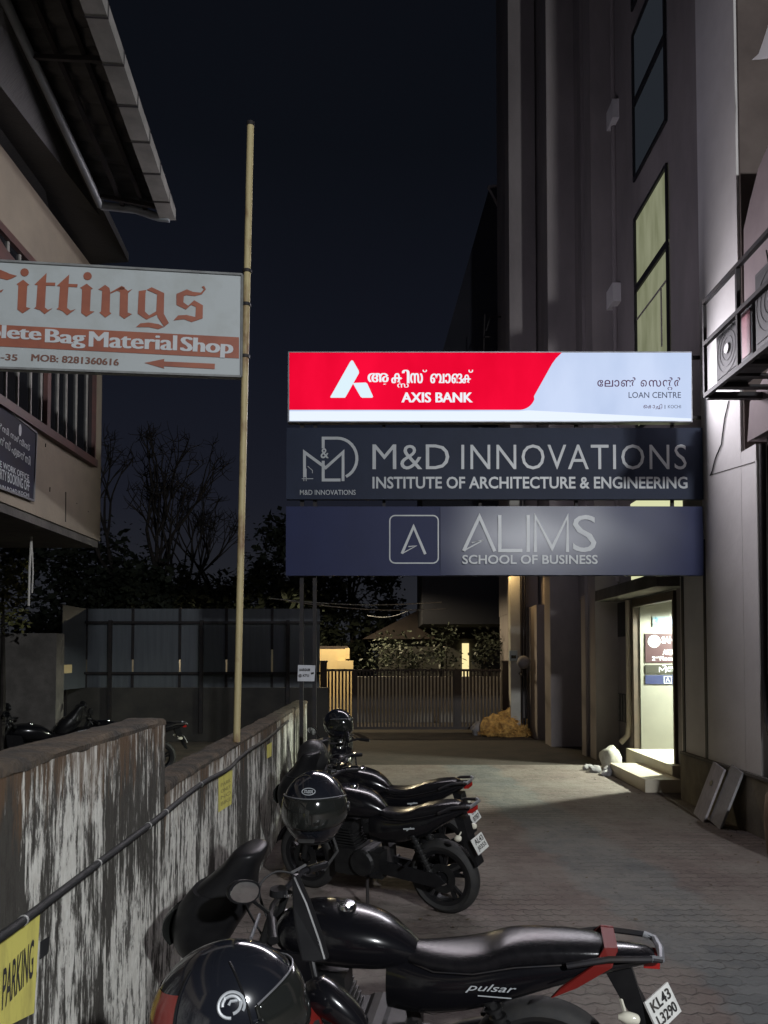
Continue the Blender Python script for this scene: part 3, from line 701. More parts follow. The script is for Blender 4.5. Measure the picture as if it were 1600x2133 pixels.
stroke_y(m, [(1041,1073),(1041,1147),(1088,1147)], 7, Yv, .006); stroke_y(m, [(1100,1073),(1100,1150)], 7, Yv, .006)
stroke_y(m, [(1115,1150),(1115,1076),(1150,1142),(1182,1076),(1182,1150)], 6.6, Yv, .006)
text_y(m, 'S', 1193, 1073, 1242, 1150, Yv, .006, bold=-.004); m.build('lettering', M_letter, al_)
m = MB(); text_y(m, 'SCHOOL OF BUSINESS', 963, 1156, 1245, 1175, Yv, .006, bold=.018); m.build('lettering', M_letter, al_)

# small white paper on the gantry posts
pa = thing('paper_notice', 'white paper notice with two black words tied to the gantry posts', 'notice', aty(638,1420,SY))
m = MB(); poly_y(m, [(621,1385),(657,1386),(655,1419),(620,1419)], SY+.05, .004, .0); m.build('sheet', M_paper, pa)
m = MB(); text_y(m, 'AARSAM', 623, 1392, 646, 1398, SY+.045, .006, bold=.03); text_y(m, '@ KTU', 622, 1404, 644, 1411, SY+.045, .006, bold=.03); poly_y(m, [(648,1401),(654,1400),(654,1404),(648,1405)], SY+.045, .001, .005); m.build('lettering', M_blackpaint, pa)

# ================================================================= RIGHT: office building
RX, RB = 4.15, 4.5
ob = thing('office_building', 'tall pale office building with pilasters lining the right side of the alley', 'building', (6, 12, 0))
HT = 27.0
m = MB()
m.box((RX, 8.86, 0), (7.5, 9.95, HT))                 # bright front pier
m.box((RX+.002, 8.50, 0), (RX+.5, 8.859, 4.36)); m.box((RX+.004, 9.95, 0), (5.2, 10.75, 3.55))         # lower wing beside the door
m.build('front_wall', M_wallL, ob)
m = MB(); m.box((RX-.022, 5.0, 0), (RX+.3, 10.752, .64)); m.build('plinth', M_plinth, ob)
m = MB(); m.box((RX-.05, 5.0, .64), (RX-.001, 10.70, .675)); m.build('ledge', M_concrete, ob)
m = MB(); m.box((RX-.006, 9.88, .675), (RX+.02, 9.955, 3.5)); m.build('groove', M_black, ob)
m = MB(); m.box((RX-.006, 10.62, .675), (RX+.02, 10.70, 3.5)); m.build('groove', M_black, ob)
# recessed wall with windows, door and everything behind
D0, D1, ZS, ZT = 11.80, 13.78, .34, 2.86
m = MB()
m.box((RB, 10.75, 3.02), (7.5, D1, HT))            # above the door
m.box((RB, 9.951, 3.55), (7.5, 10.75, HT))
m.box((RB, D1, 0), (7.5, 15.6, HT))
m.box((RB, 10.75, 0), (4.66, D0, 3.02))
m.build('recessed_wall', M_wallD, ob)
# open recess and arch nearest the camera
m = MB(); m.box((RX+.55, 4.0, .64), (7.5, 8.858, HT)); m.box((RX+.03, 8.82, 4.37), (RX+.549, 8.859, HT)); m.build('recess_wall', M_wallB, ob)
arch_px = [(1549,478),(1562,420),(1580,350),(1605,290),(1640,240),(1720,160),(1720,440),(1640,570),(1605,640),(1585,662),(1570,676),(1551,692)]
m = MB(); m.prism([atx(x, y, RX) for x, y in arch_px], (.5,0,0)); m.build('arch', M_arch, ob)
m = MB(); m.prism([atx(x, y, RX-.02) for x, y in ((1562,838),(1557,920),(1600,896),(1760,800),(1760,640),(1600,770))], (.6,0,0)); m.build('beam', M_arch, ob)
m = MB(); m.box((RX+.12, 5, .68), (RX+.16, 8.49, 4.6)); m.build('shutter', mat('dark_shutter', (.035,.032,.035), (.05,.046,.048), 5, .6, stretch=(1,1,9)), ob)
m = MB(); m.tube([atx(1588, 925, RX+.05), atx(1590, 1200, RX+.05), atx(1592, 1400, RX+.05), atx(1596, 1490, RX+.02), atx(1606, 1530, RX-.02)], .035, 10); m.build('downpipe', M_steel, ob, True)
m = MB(); m.prism([atx(x, y, RX-.25) for x, y in ((1566,125),(1580,112),(1588,90),(1604,40),(1660,0),(1660,85),(1604,118),(1585,124))], (.3,0,.05)); m.build('canopy', M_white, ob)
# pilasters receding down the alley
for (xa_, xb_, ya, yb, h) in ((4.06, 4.60, 14.75, 15.25, HT), (3.66, 4.40, 16.9, 17.5, HT), (3.22, 3.9, 19.4, 20.0, HT)):
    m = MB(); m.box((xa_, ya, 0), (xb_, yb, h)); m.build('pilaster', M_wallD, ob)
for (xa_, ya, yb) in ((4.20, 16.05, 16.3), (3.86, 18.3, 18.6)):
    m = MB(); m.box((xa_, ya, 3.25), (4.4, yb, HT)); m.build('rib', M_wallD, ob)
m = MB(); m.box((4.28, 15.6, 3.2), (7.5, 17.2, HT)); m.box((3.95, 17.2, 3.2), (7.5, 19.7, HT)); m.box((3.6, 19.7, 3.2), (7.5, 24, HT)); m.build('rear_wall', M_wallD, ob)
m = MB(); m.box((4.75, 15.6, 0), (7.5, 18.2, 3.2)); m.build('passage_wall', M_glassdark, ob)
m = MB(); m.box((3.62, 18.2, 0), (7.5, 24, 3.2)); m.build('rear_lower_wall', M_wallD, ob)
# narrow windows on the rear facade
for (xx, y0, y1, zz) in ((4.276, 15.8, 16.6, 5.5), (4.276, 15.8, 16.6, 9.5), (3.946, 17.8, 18.9, 6.6), (3.946, 17.8, 18.9, 10.6), (4.276, 15.8, 16.6, 13.4), (3.946, 17.8, 18.9, 14.2)):
    m = MB(); m.box((xx, y0, zz), (xx+.02, y1, zz+1.5)); m.build('window', M_glassdark, ob)
# ledges on the nearest pilaster
for py in (240, 618):
    a = aty(1270, py+19, 14.55); b = aty(1322, py-19, 14.55)
    m = MB(); m.box((a.x, 14.35, a.z), (b.x+.05, 14.749, b.z)); m.build('bracket', M_wallL, ob)
m = MB(); m.tube([(4.47, 14.62, 3.4), (4.47, 14.62, HT-1)], .05, 10); m.build('downpipe', M_wallD, ob, True)
# tall stair window: lit lower pair, dim upper pair
def win(pts, mt, name='window'):
    w_ = [atx(x, y, RB-.012) for x, y in pts]; m = MB(); m.prism(w_, (.011,0,0)); o = m.build(name, mt, ob)
    f = MB()
    for a, b in zip(w_, w_[1:]+w_[:1]): f.bar(a - Vector((.004,0,0)), b - Vector((.004,0,0)), .055, .04)
    f.build('window_frame', M_black, o); return o
def rectwin(y0, y1, z0, z1, mt):
    m = MB(); m.box((RB-.012, y0, z0), (RB-.001, y1, z1)); o = m.build('window', mt, ob)
    f = MB()
    for zz in (z0, z1): f.box((RB-.05, y0-.02, zz-.03), (RB-.013, y1+.02, zz+.03))
    for yy in (y0, y1): f.box((RB-.048, yy-.03, z0+.031), (RB-.013, yy+.03, z1-.031))
    f.build('window_frame', M_black, o); return o
wy0 = atx(1394, 500, RB).y; wy1_ = atx(1326, 500, RB).y
zt = atx(1326, 458, RB).z; zm = atx(1326, 606, RB).z; zl_ = atx(1326, 900, RB).z
rectwin(wy0, wy1_, zm+.03, zt, M_winlit); lw = rectwin(wy0, wy1_, zl_, zm-.03, M_winlit)
m = MB()
for dz in (.55,): m.box((RB-.03, wy0+.04, zl_+1.4+dz), (RB-.014, wy1_-.04, zl_+1.43+dz))
m.box((RB-.03, wy0+.3, zl_+1.0), (RB-.014, wy0+.33, zl_+1.94)); m.build('window_grille', M_wallD, ob)
zt2 = atx(1320, 78, RB).z; zm2 = atx(1320, 226, RB).z; zb2 = atx(1322, 380, RB).z
rectwin(wy0, wy1_, zm2+.03, zt2, M_windim); rectwin(wy0, wy1_, zb2, zm2-.03, M_windim)
rectwin(wy0, wy1_, zt2+.5, zt2+2.4, M_windim)
# low lit window seen in the slots between the signs
m = MB(); m.box((RB-.014, 11.5, 3.35), (RB-.002, 13.9, 4.75)); m.build('window', M_winlit2, ob)
# door: canopy, frame, steps, lobby
m = MB(); m.box((4.02, 11.3, 3.02), (RB-.001, 14.6, 3.22)); m.build('door_canopy', M_concrete, ob)
m = MB(); m.box((RB-.05, D1-.07, ZS), (RB+.06, D1-.002, 3.0)); m.box((RB-.05, D0+.002, ZS), (RB+.06, D0+.06, 3.0)); m.box((RB-.049, D0+.061, ZT), (RB+.06, D1-.071, 3.0)); m.build('door_frame', M_wood, ob)
m = MB(); m.box((RX+.18, 11.6, 0), (RB+.02, D1+.03, ZS)); m.build('landing', M_step, ob)
m = MB(); m.box((3.80, 11.25, 0), (RX+.18, 13.0, .19)); m.build('step', M_step, ob, bevel=.008)
m = MB()
m.box((RB+.021, 10.8, ZS-.1), (7.2, D1-.091, ZS-.004)); m.build('lobby_floor', M_step, ob)
m = MB(); m.box((RB+.065, D1-.09, ZS-.1), (7.2, D1-.004, 3.019)); m.box((7.2, 10.8, 0), (7.3, 13.8, 3.02)); m.box((4.73, 10.76, 0), (7.2, 10.8, 3.019)); m.build('lobby_wall', M_lobby, ob)
# wall left of the door: pipe, vents
m = MB(); m.box((RB-.012, 14.2, .75), (RB-.001, 14.95, 1.28)); m.build('vent', M_black, ob)
m = MB()
for k in range(5): yy = 14.2 + k*.16; m.box((RB-.03, yy, .77), (RB-.013, yy+.03, 1.26))
m.build('vent_bar', M_curtain, ob)
m = MB(); m.box((RB-.012, 14.15, 2.35), (RB-.001, 15.2, 3.0)); m.build('window', M_glassdark, ob)
m = MB(); m.tube([(RB-.07, 13.92, 3.0), (RB-.07, 13.92, .75), (RB-.10, 13.92, .55), (RB-.22, 13.96, .42)], .05, 10); m.build('downpipe', M_cream, ob, True)
m = MB(); m.box((4.0, 15.26, 0), (4.6, 15.58, 3.2)); m.build('lower_pilaster', M_wallD, ob)
# hairline cracks/groove on the bright wall
m = MB(); a = atx(1478,990,RX-.003); b = atx(1572,962,RX-.003); m.bar(a, b, .006, .008); m.build('wall_crack', M_concrete, ob)

# lobby lamp
lt = thing('tube_lamp', 'white fluorescent tube under the lobby ceiling inside the open doorway', 'lamp', (6.2, 12.9, 2.9))
m = MB(); m.tube([(5.65, 12.9, 2.84), (6.75, 12.9, 2.84)], .018, 10); m.build('tube', emis('tube_glow', (.90,1.0,.80), 12), lt, True)
m = MB(); m.box((5.6, 12.86, 2.865), (6.8, 12.94, 2.93)); m.build('fitting', M_white, lt)
pl = bpy.data.lights.new('lobby_tube', 'SPOT'); pl.energy = 2700; pl.color = (.94, 1.0, .82); pl.shadow_soft_size = .12; pl.spot_size = R(176); pl.spot_blend = .1
plo = bpy.data.objects.new('tube_light', pl); COL.objects.link(plo); plo.parent = lt; plo.location = (0, 0, -.1)

# boards on the lobby wall
LY = D1-.092
def lobby_board(name, label, box, mt):
    x0, y0, x1, y1 = box; o = thing(name, label, 'sign', aty(x0, y1, LY)); m = MB(); poly_y(m, [(x0,y0),(x1,y0),(x1,y1),(x0,y1)], LY, .012, .001); m.build('board', mt, o); return o
b1 = lobby_board('direction_sign', 'pale blue number three plate, top board on the lobby wall', (1359,1284,1500,1306), mat('pale_blue_board', (.115,.16,.18), rough=.5))
m = MB(); text_y(m, '3', 1361, 1286, 1371, 1303, LY, .016, bold=.03); m.build('lettering', mat('teal_print', (.05,.14,.22), rough=.5), b1)
m = MB(); poly_y(m, arc(1384,1295,8,5,0,345,12), LY, .002, .0145); poly_y(m, [(1394,1289),(1420,1289),(1420,1301),(1394,1301)], LY, .002, .0145); m.build('emblem', mat('soft_blue_print', (.20,.32,.50), rough=.5), b1)
b2 = lobby_board('directory_sign', 'maroon lobby board with a round white emblem and white writing', (1344,1320,1520,1380), mat('maroon_board', (.024,.007,.011), rough=.4))
m = MB(); poly_y(m, arc(1362,1336,13,13,0,350,22), LY, .002, .0145); m.build('emblem', M_whiteprint, b2)
m = MB(); stroke_y(m, arc(1362,1336,9.5,9.5,0,345,18), 1.6, LY, .019, closed=True); stroke_y(m, arc(1362,1338,4,4,190,350,8), 1.6, LY, .0195); poly_y(m, [(1358,1338),(1361,1336),(1361,1340)], LY, .001, .018); poly_y(m, [(1363,1338),(1366,1336),(1366,1340)], LY, .001, .018); m.build('emblem_mark', mat('green_print', (.06,.20,.16), rough=.5), b2)
m = MB(); text_y(m, 'SAHAKARI', 1378, 1326, 1440, 1340, LY, .016, bold=.03); text_y(m, 'AKSHAYA', 1380, 1353, 1430, 1364, LY, .016, bold=.03); text_y(m, '2', 1358, 1367, 1364, 1376, LY, .016, bold=.03); text_y(m, 'nd', 1365, 1367, 1371, 1371, LY, .016, bold=.02); text_y(m, 'Floor Lift', 1374, 1367, 1425, 1376, LY, .016, bold=.02); m.build('lettering', M_whiteprint, b2)
b3 = lobby_board('directory_sign', 'dark olive lobby board with a small white monogram under the maroon board', (1344,1385,1520,1403), mat('olive_board', (.014,.014,.010), rough=.4))
m = MB(); stroke_y(m, [(1373,1400),(1373,1390),(1379,1396),(1386,1390),(1386,1400)], 1.5, LY, .0165); stroke_y(m, [(1379,1387)]+arc(1381,1394,8,8,80,-60,8), 1.5, LY, .018); text_y(m, 'M&D INNOVATIONS', 1392, 1388, 1460, 1394, LY, .016, bold=.03); text_y(m, 'INSTITUTE', 1392, 1396, 1440, 1399, LY, .016); m.build('lettering', M_whiteprint, b3)
b4 = lobby_board('directory_sign', 'blue lobby board with a squared white letter emblem, lowest on the lobby wall', (1344,1406,1520,1425), mat('blue_board', (.009,.014,.055), rough=.4))
m = MB(); stroke_y(m, [(1383,1409),(1398,1409),(1398,1423),(1383,1423)], 1.3, LY, .0165, closed=True); stroke_y(m, [(1387,1420),(1390.5,1412),(1394,1420)], 1.6, LY, .0165); text_y(m, 'ALIMS', 1405, 1410, 1440, 1420, LY, .016); m.build('lettering', M_whiteprint, b4)

# ---------------------------------------------------------------- condenser cage
CXx = 3.52; yF = atx(1468, 720, CXx).y; yN = 5.6
zr1 = atx(1464, 634, CXx).z; zr2 = atx(1464, 722, CXx).z; zr3 = atx(1468, 826, CXx).z
cg = thing('metal_cage', 'black steel bracket cage holding the condensers high on the right wall', 'bracket', ((CXx+RX)/2, 7.5, zr3))
m = MB()
for zz in (zr1, zr2, zr3): m.bar((CXx, yN, zz), (CXx, yF, zz), .045, .045)
for yy in (yF, atx(1537, 640, CXx).y, 6.3): m.bar((CXx, yy, zr3+.023), (CXx, yy, zr1-.023), .036, .036)
m.build('rail', M_steel, cg)
m = MB()
for zz in (zr3,): m.bar((CXx+.023, yF, zz), (RX-.001, yF, zz), .07, .07)
m.build('end_bar', M_steel, cg)
for k in range(9): yy = yF - .28 - k*.32; m = MB(); m.bar((CXx+.023, yy, zr3), (RX-.001, yy, zr3), .09, .03); m.build('slat', M_steel, cg)
m = MB(); a = Vector((RX-.02, 8.15, zr2)); m.bar(a, (RX-.02, 7.9, zr1+.5), .012, .012); m.bar((RX-.02, 7.9, zr2), (RX-.02, 8.15, zr1+.5), .012, .012); m.build('brace', M_steel, cg)
def condenser(y0, y1, z0, z1, x0, label):
    o = thing('air_conditioner', label, 'air conditioner', ((x0+x0+.3)/2, (y0+y1)/2, z0), 'condensers in the steel cage')
    m = MB(); m.box((x0, y0, z0), (x0+.30, y1, z1)); m.build('casing', M_ac, o, bevel=.01)
    m = MB(); m.box((x0-.008, y0+.26, z0+.05), (x0-.001, y1-.03, z1-.04)); m.build('grille', M_acdark, o)
    cy = (y0+.26+y1-.03)/2; cz = (z0+z1)/2; rr_ = min(z1-z0-.1, y1-y0-.3)*.48
    m = MB()
    for k in range(1, 5): m.lathe([(rr_*k/4-.004,-.012),(rr_*k/4+.004,-.012),(rr_*k/4+.004,-.009),(rr_*k/4-.004,-.009)], 28, Matrix.Translation((x0, cy, cz)), 'x', True)
    m.build('fan_guard', M_acdark, o)
    m = MB(); m.lathe([(.001,-.026),(.05,-.024),(.055,-.013),(.001,-.012)], 20, Matrix.Translation((x0, cy, cz)), 'x'); m.build('fan_hub', M_white, o, True)
    m = MB(); m.box((x0-.006, y0+.04, z0+.06), (x0-.001, y0+.21, z0+(z1-z0)*.85)); m.build('label_panel', M_aclabel, o)
    m = MB()
    for yy in (y0+.1, y1-.1): m.box((x0+.02, yy-.03, z0-.04), (x0+.28, yy+.03, z0-.001))
    m.build('foot', M_steel, o)
    return o
condenser(yF-.92, yF-.10, zr3+.07, zr3+.07+.60, 3.60, 'grey condenser unit at the far end of the cage, pink label on its side')
condenser(yF-1.98, yF-1.06, zr3+.07, zr3+.07+.74, 3.56, 'larger grey condenser unit nearer the camera at the picture edge')
m = MB(); m.tube([atx(x, y, RX-.012) for x, y in ((1518,835),(1510,870),(1505,905),(1503,925),(1490,955),(1484,980),(1480,990))], .008, 6)
tag(m.build('wall_cable', M_cable), 'thin loose cable hanging down the pale wall below the cage', 'cable')

# ---------------------------------------------------------------- boards, sack, rubble, drum by the right wall
def leaning(name, label, cat, pts, X, th, mt, hole=None):
    """flat slab standing on the ground at x=X and leaning on the plinth"""
    return None
def slab(name, label, y0, y1, h, xfoot, mt, hole=False, tilt=18):
    o = thing(name, label, 'board', (xfoot, (y0+y1)/2, 0), 'boards leaning on the plinth')
    Mx = Matrix.Translation((xfoot, (y0+y1)/2, .005)) @ Matrix.Rotation(R(tilt), 4, 'Y') @ Matrix.Rotation(R(9), 4, 'X')
    m = MB(); m.box((-.03, -(y1-y0)/2, 0), (0, (y1-y0)/2, h), Mx); m.build('slab', mt, o, bevel=.006)
    if hole:
        m = MB(); m.lathe([(.001,-.034),(.035,-.034),(.035,-.031),(.001,-.031)], 16, Mx @ Matrix.Translation((0,0,h*.66)) , 'x'); m.build('hole', M_black, o)
    return o
slab('board', 'pale weathered board with a knot hole leaning on the right plinth', 9.28, 9.62, .70, 3.86, M_board, True)
slab('board', 'darker rough board leaning on the right plinth beside the pale one', 8.92, 9.24, .72, 3.90, M_stone)
m = MB(); m.lathe([(.2,0),(.235,.04),(.25,.25),(.255,.4),(.24,.6),(.20,.66),(.001,.67)], 24, Matrix.Translation((4.02, 7.62, 0)))
tag(m.build('drum', mat('brown_drum_paint', (.13,.085,.06), (.08,.05,.04), 5, .6), smooth=True), 'rounded brown drum standing at the right edge beside the boards', 'drum')
def lump(c, r, sq, seed, sub=3, amp=.25):
    import bmesh
    bm = bmesh.new(); bmesh.ops.create_icosphere(bm, subdivisions=sub, radius=1)
    for v in bm.verts:
        k = 1 + amp*noise.noise(v.co*1.4 + Vector((seed, 0, 0))) + amp*.5*noise.noise(v.co*3.7 + Vector((0, seed, 0)))
        v.co = Vector((v.co.x*sq[0]*r*k, v.co.y*sq[1]*r*k, max(v.co.z*sq[2]*r*k, -sq[2]*r*.55)))
    me = MB(); bm.verts.ensure_lookup_table(); bm.verts.index_update(); zmin = min(v.co.z for v in bm.verts)
    me.add([Vector(c) + v.co - Vector((0,0,zmin)) for v in bm.verts], [tuple(v.index for v in f.verts) for f in bm.faces]); bm.free(); return me
tag(lump((3.98, 13.55, 0), .25, (.75, .9, 1.05), 3.0).build('sack', M_sack, smooth=True), 'slumped off-white sack at the foot of the pipe by the steps', 'sack')
for i, (x, y, r) in enumerate(((3.62,13.2,.10),(3.80,12.98,.12),(3.70,12.85,.08),(3.56,13.45,.09))):
    tag(lump((x, y, 0), r, (1.1, 1, .8), i*5.3, 2, .4).build('stone', M_stone), 'rough broken stone piled on the paving beside the sack', 'stone', 'broken stones by the sack')

# ================================================================= END OF THE ALLEY: gate, heap, house
GY = 20.0
gt = thing('sliding_gate', 'brown steel gate of upright slats closing the far end of the alley', 'gate', (.8, GY, 0))
gx0, gx1 = aty(681,1500,GY).x, aty(1043,1500,GY).x; gz1 = aty(800,1396,GY).z; gz0 = .10
m = MB(); nsl = 50
for k in range(nsl):
    x = gx0 + (gx1-gx0)*(k+.5)/nsl; m.box((x-.024, GY-.015, gz0+.05), (x+.024, GY+.015, gz1-.03))
m.build('slat', M_gate, gt)
m = MB(); m.box((gx0, GY-.03, gz1-.03), (gx1, GY+.03, gz1+.03)); m.box((gx0, GY-.03, gz0-.02), (gx1, GY+.03, gz0+.05)); m.box((gx0-.06, GY-.04, 0), (gx0, GY+.04, gz1+.031))
xm = aty(737,1450,GY).x; m.box((xm-.05, GY-.035, gz0+.051), (xm+.05, GY+.035, gz1-.031)); xm = aty(952,1450,GY).x; m.box((xm-.07, GY-.035, gz0+.051), (xm+.07, GY+.035, gz1-.031))
m.build('frame', M_gate, gt)
for (px0, px1, lab) in ((668,680,'dark gate post at the left end of the slatted gate'), (1045,1066,'dark gate post at the right end of the slatted gate')):
    a = aty(px0, 1380, GY+.05); b = aty(px1, 1525, GY+.05); m = MB(); m.box((a.x, GY-.1, 0), (b.x, GY+.2, a.z)); m.box((a.x-.02, GY-.12, a.z), (b.x+.02, GY+.22, a.z+.05)); tag(m.build('gate_post', M_gate), lab, 'gate post')
# heap of dry leaves
hp = lump((3.02, 19.1, 0), .46, (1.15, .6, .85), 11.0, 4, .5)
rnd = random.Random(5)
for k in range(1500):
    a = rnd.uniform(0, 2*math.pi); q = rnd.random()**.5; x = 3.02+.66*q*math.cos(a); y = 19.0+.36*q*math.sin(a); z = max(.02, (.66-.62*q)*rnd.uniform(.55,1.05)+.02)
    d = Vector((rnd.uniform(-1,1), rnd.uniform(-1,1), rnd.uniform(-.6,.6))).normalized()*rnd.uniform(.07,.18); e = d.orthogonal().normalized()*.011
    p_ = Vector((x,y,z)); hp.quad(p_-e, p_+d*.5-e*.2, p_+d, p_+d*.5+e)
tag(hp.build('leaf_heap', M_straw), 'heap of dry straw and leaves lit orange by the right gate post', 'heap', kind='stuff')
tag(lump((2.42, 19.3, 0), .22, (1.2,.8,.9), 21.0, 3, .4).build('stone', M_stone, smooth=True), 'dark boulder at the gate foot left of the straw heap', 'stone')
# service column with boxes at the right of the gate
sc_ = thing('service_column', 'narrow plastered column with pipes at the right of the gate, lit warm', 'column', (3.35, 19.0, 0))
m = MB(); m.box((3.12, 18.95, 0), (3.36, 19.25, 6)); m.build('column', M_garden, sc_)
for x in (3.40, 3.47): m = MB(); m.tube([(x, 18.9, .3), (x, 18.9, 6)], .025, 8); m.build('pipe', M_steel, sc_, True)
gl = thing('globe_lamp', 'unlit grey globe lamp on a bracket beside the warm column', 'lamp', (3.36, 18.55, 1.8))
m = MB(); m.lathe([(.001,-.16),(.09,-.13),(.15,-.05),(.16,.02),(.12,.11),(.05,.155),(.001,.16)], 20, Matrix.Translation((3.32, 18.3, 1.83))); m.build('globe', M_stone, gl, True)
m = MB(); m.tube([(3.34, 18.94, 1.55), (3.34, 18.5, 1.52), (3.32, 18.3, 1.66)], .03, 8); m.build('bracket', M_steel, gl, True)
mb_ = thing('meter_box', 'small pale blue meter box fixed to the warm column', 'meter box', (3.2, 18.9, 1.8))
m = MB(); m.box((3.08, 18.86, 1.86), (3.28, 18.949, 2.12)); m.build('case', mat('pale_blue_case', (.35,.42,.46), rough=.5), mb_, bevel=.01); m = MB(); m.box((3.12, 18.852, 1.92), (3.24, 18.859, 2.0)); m.build('lid', M_glassdark, mb_)

# warm lamps at the far end
def lamp(name, label, loc, power, colr, lampcol, arm):
    o = thing(name, label, 'lamp', loc); L_ = Vector(loc)
    m = MB(); m.tube([L_ + Vector(arm), L_ + Vector((0,0,.16))], .02, 8); m.build('arm', M_steel, o, True)
    m = MB(); m.lathe([(.02,.17),(.06,.14),(.14,.06),(.15,.05),(.05,.12),(.02,.14)], 18, Matrix.Translation(L_)); m.build('shade', M_steel, o, True)
    m = MB(); m.lathe([(.001,-.05),(.035,-.03),(.045,.0),(.03,.05),(.015,.09),(.001,.09)], 14, Matrix.Translation(L_)); m.build('bulb', emis(name+'_glow', lampcol, 18), o, True)
    d = bpy.data.lights.new(name, 'SPOT'); d.energy = power; d.color = colr; d.shadow_soft_size = .06; d.spot_size = R(165); d.spot_blend = .25
    q = bpy.data.objects.new('lamp_light', d); COL.objects.link(q); q.parent = o; q.location = (0, 0, -.12); return o
lamp('bracket_lamp', 'warm bulb lamp on a bracket above the straw heap', (2.85, 18.75, 4.25), 48, (1.0,.66,.28), (1.0,.7,.3), (.95,.25,.3))
lamp('wall_lamp', 'warm bulb lamp in front of the ochre house beyond the gate', (-1.5, 23.2, 4.7), 1000, (1.0,.82,.52), (1.0,.8,.45), (-.4,3.5,.35))

# ochre house front and dark house behind
HY = 25.0
ho = thing('ochre_house', 'small ochre painted house front lit warm behind the left of the gate', 'house', (-1.8, HY, 0))
a = aty(640,1352,HY); b = aty(722,1352,HY); m = MB(); m.box((a.x, HY, 0), (b.x, HY+3, a.z)); m.build('wall', M_house, ho)
c0 = aty(722,1376,HY-.3); c1 = aty(736,1376,HY-.3); m = MB(); m.box((c0.x-.3, HY-.35, 0), (c1.x, HY-.002, c0.z)); m.build('porch_wall', M_house, ho)
m = MB(); m.box((c0.x-.05, HY-.2, c0.z+.06), (c0.x+.09, HY-.003, a.z+.03)); m.build('column', M_house, ho)
m = MB(); m.box((a.x-.1, HY+.02, a.z), (b.x+.05, HY+3.1, a.z+.10)); m.build('roof', M_roof, ho)
bh = thing('gabled_house', 'dark gabled house with a narrow lit opening beyond the gate', 'house', (2.5, 30, 0))
m = MB(); m.box((-.2, 29, 0), (5.2, 34, 2.6)); m.build('wall', M_hdark, bh)
m = MB(); m.prism([(-.8, 28.3, 2.6), (5.8, 28.3, 2.6), (2.3, 28.3, 4.2)], (0, 7, 0)); m.build('roof', M_roof, bh)
m = MB(); a = aty(963,1340,28.9); b = aty(977,1394,28.9); m.box((a.x, 28.9, b.z-1.2), (b.x, 28.995, a.z)); m.build('doorway', emis('lit_doorway', (.95,.78,.38), 1.15), bh)
for px in (1000, 1012, 915): a = aty(px, 1400, 28.8); m = MB(); m.box((a.x-.05, 28.8, 0), (a.x+.05, 28.9, 2.59)); m.build('veranda_post', M_hdark, bh)
gw = MB(); gw.box((-.9, 23.0, 0), (3.6, 23.2, 1.36)); tag(gw.build('garden_wall', M_garden), 'low beige garden wall standing behind the gate slats', 'wall')
# parked car roof hint is left as a low bench behind the gate
# lit compound wall behind the sheet fence
gw = MB(); gw.box((-9.0, 19.6, 0), (-2.3, 19.8, 2.2)); tag(gw.build('compound_wall', M_garden), 'pale compound wall glimpsed through the slits of the sheet fence', 'wall')
lamp('yard_lamp', 'warm bulb lamp in the yard behind the sheet fence', (-5.0, 18.9, 2.7), 60, (1.0,.80,.55), (1.0,.8,.5), (0,.7,.1))

# ---------------------------------------------------------------- sheet fence on the left
FY = 18.0
fe = thing('sheet_fence', 'blue grey metal sheet fence on dark posts beyond the left wall', 'fence', (-4.5, FY, 0))
xs = [aty(px, 1350, FY).x for px in (180, 277, 375, 472, 567, 668)]; zt_ = aty(300, 1268, FY).z; zb_f = aty(300, 1432, FY).z
z1_ = aty(300, 1374, FY).z; z0_ = aty(300, 1404, FY).z
for i in range(5):
    m = MB(); m.box((xs[i]+.02, FY, zb_f), (xs[i+1]-.02, FY+.02, zt_)); m.build('sheet', M_sheet, fe)
    m = MB(); top_ = z1_ if i < 4 else aty(567,1353,FY).z
    m.box((xs[i]-.03, FY-.03, top_), (xs[i]+.03, FY-.002, zt_+.02)); m.box((xs[i]-.03, FY-.03, zb_f), (xs[i]+.03, FY-.002, z0_)); m.build('joint_cover', M_steel, fe)
m = MB(); e0 = aty(131, 1265, 16.6); m.prism([(xs[0], FY, zb_f), (xs[0], FY, zt_), (e0.x, 16.6, zt_), (e0.x, 16.6, zb_f)], (-.02,.01,0)); m.build('end_sheet', M_sheet, fe)
zr_a = aty(300,1297,FY).z; zr_b = aty(300,1402,FY).z
m = MB()
for zz in (zr_a, zr_b): m.box((xs[0]-.4, FY-.13, zz-.03), (xs[-1], FY-.08, zz+.03))
m.build('rail', M_steel, fe)
for px in (137, 230, 420, 600):
    xx = aty(px, 1350, FY-.15).x; m = MB(); m.box((xx-.04, FY-.2, .2), (xx+.04, FY-.131, zr_a+.05)); m.build('post', M_steel, fe)
m = MB(); m.box((xs[0]-3, FY-.12, 0), (-1.3, FY+.1, zb_f-.002)); tag(m.build('base_wall', mat('black_mould_wall', (.022,.021,.020), (.04,.037,.033), 2, .9)), 'dark stained wall carrying the sheet fence on the left', 'wall')
m = MB(); m.box((-9, 12.2, 0), (aty(128,1400,12.4).x, 12.5, 2.35)); tag(m.build('side_wall', M_concrete), 'dark concrete wall under the shop building at the far left', 'wall')
m = MB(); a = aty(104,1403,14.0); b = aty(127,1385,14.0); m.prism([(a.x,14,a.z),(b.x,14,a.z),(b.x,14,b.z),(b.x-.06,14,b.z),(b.x-.1,14,b.z-.08)], (0,.5,0)); tag(m.build('low_block', M_house), 'small ochre block peeping past the end of the sheet fence', 'block')

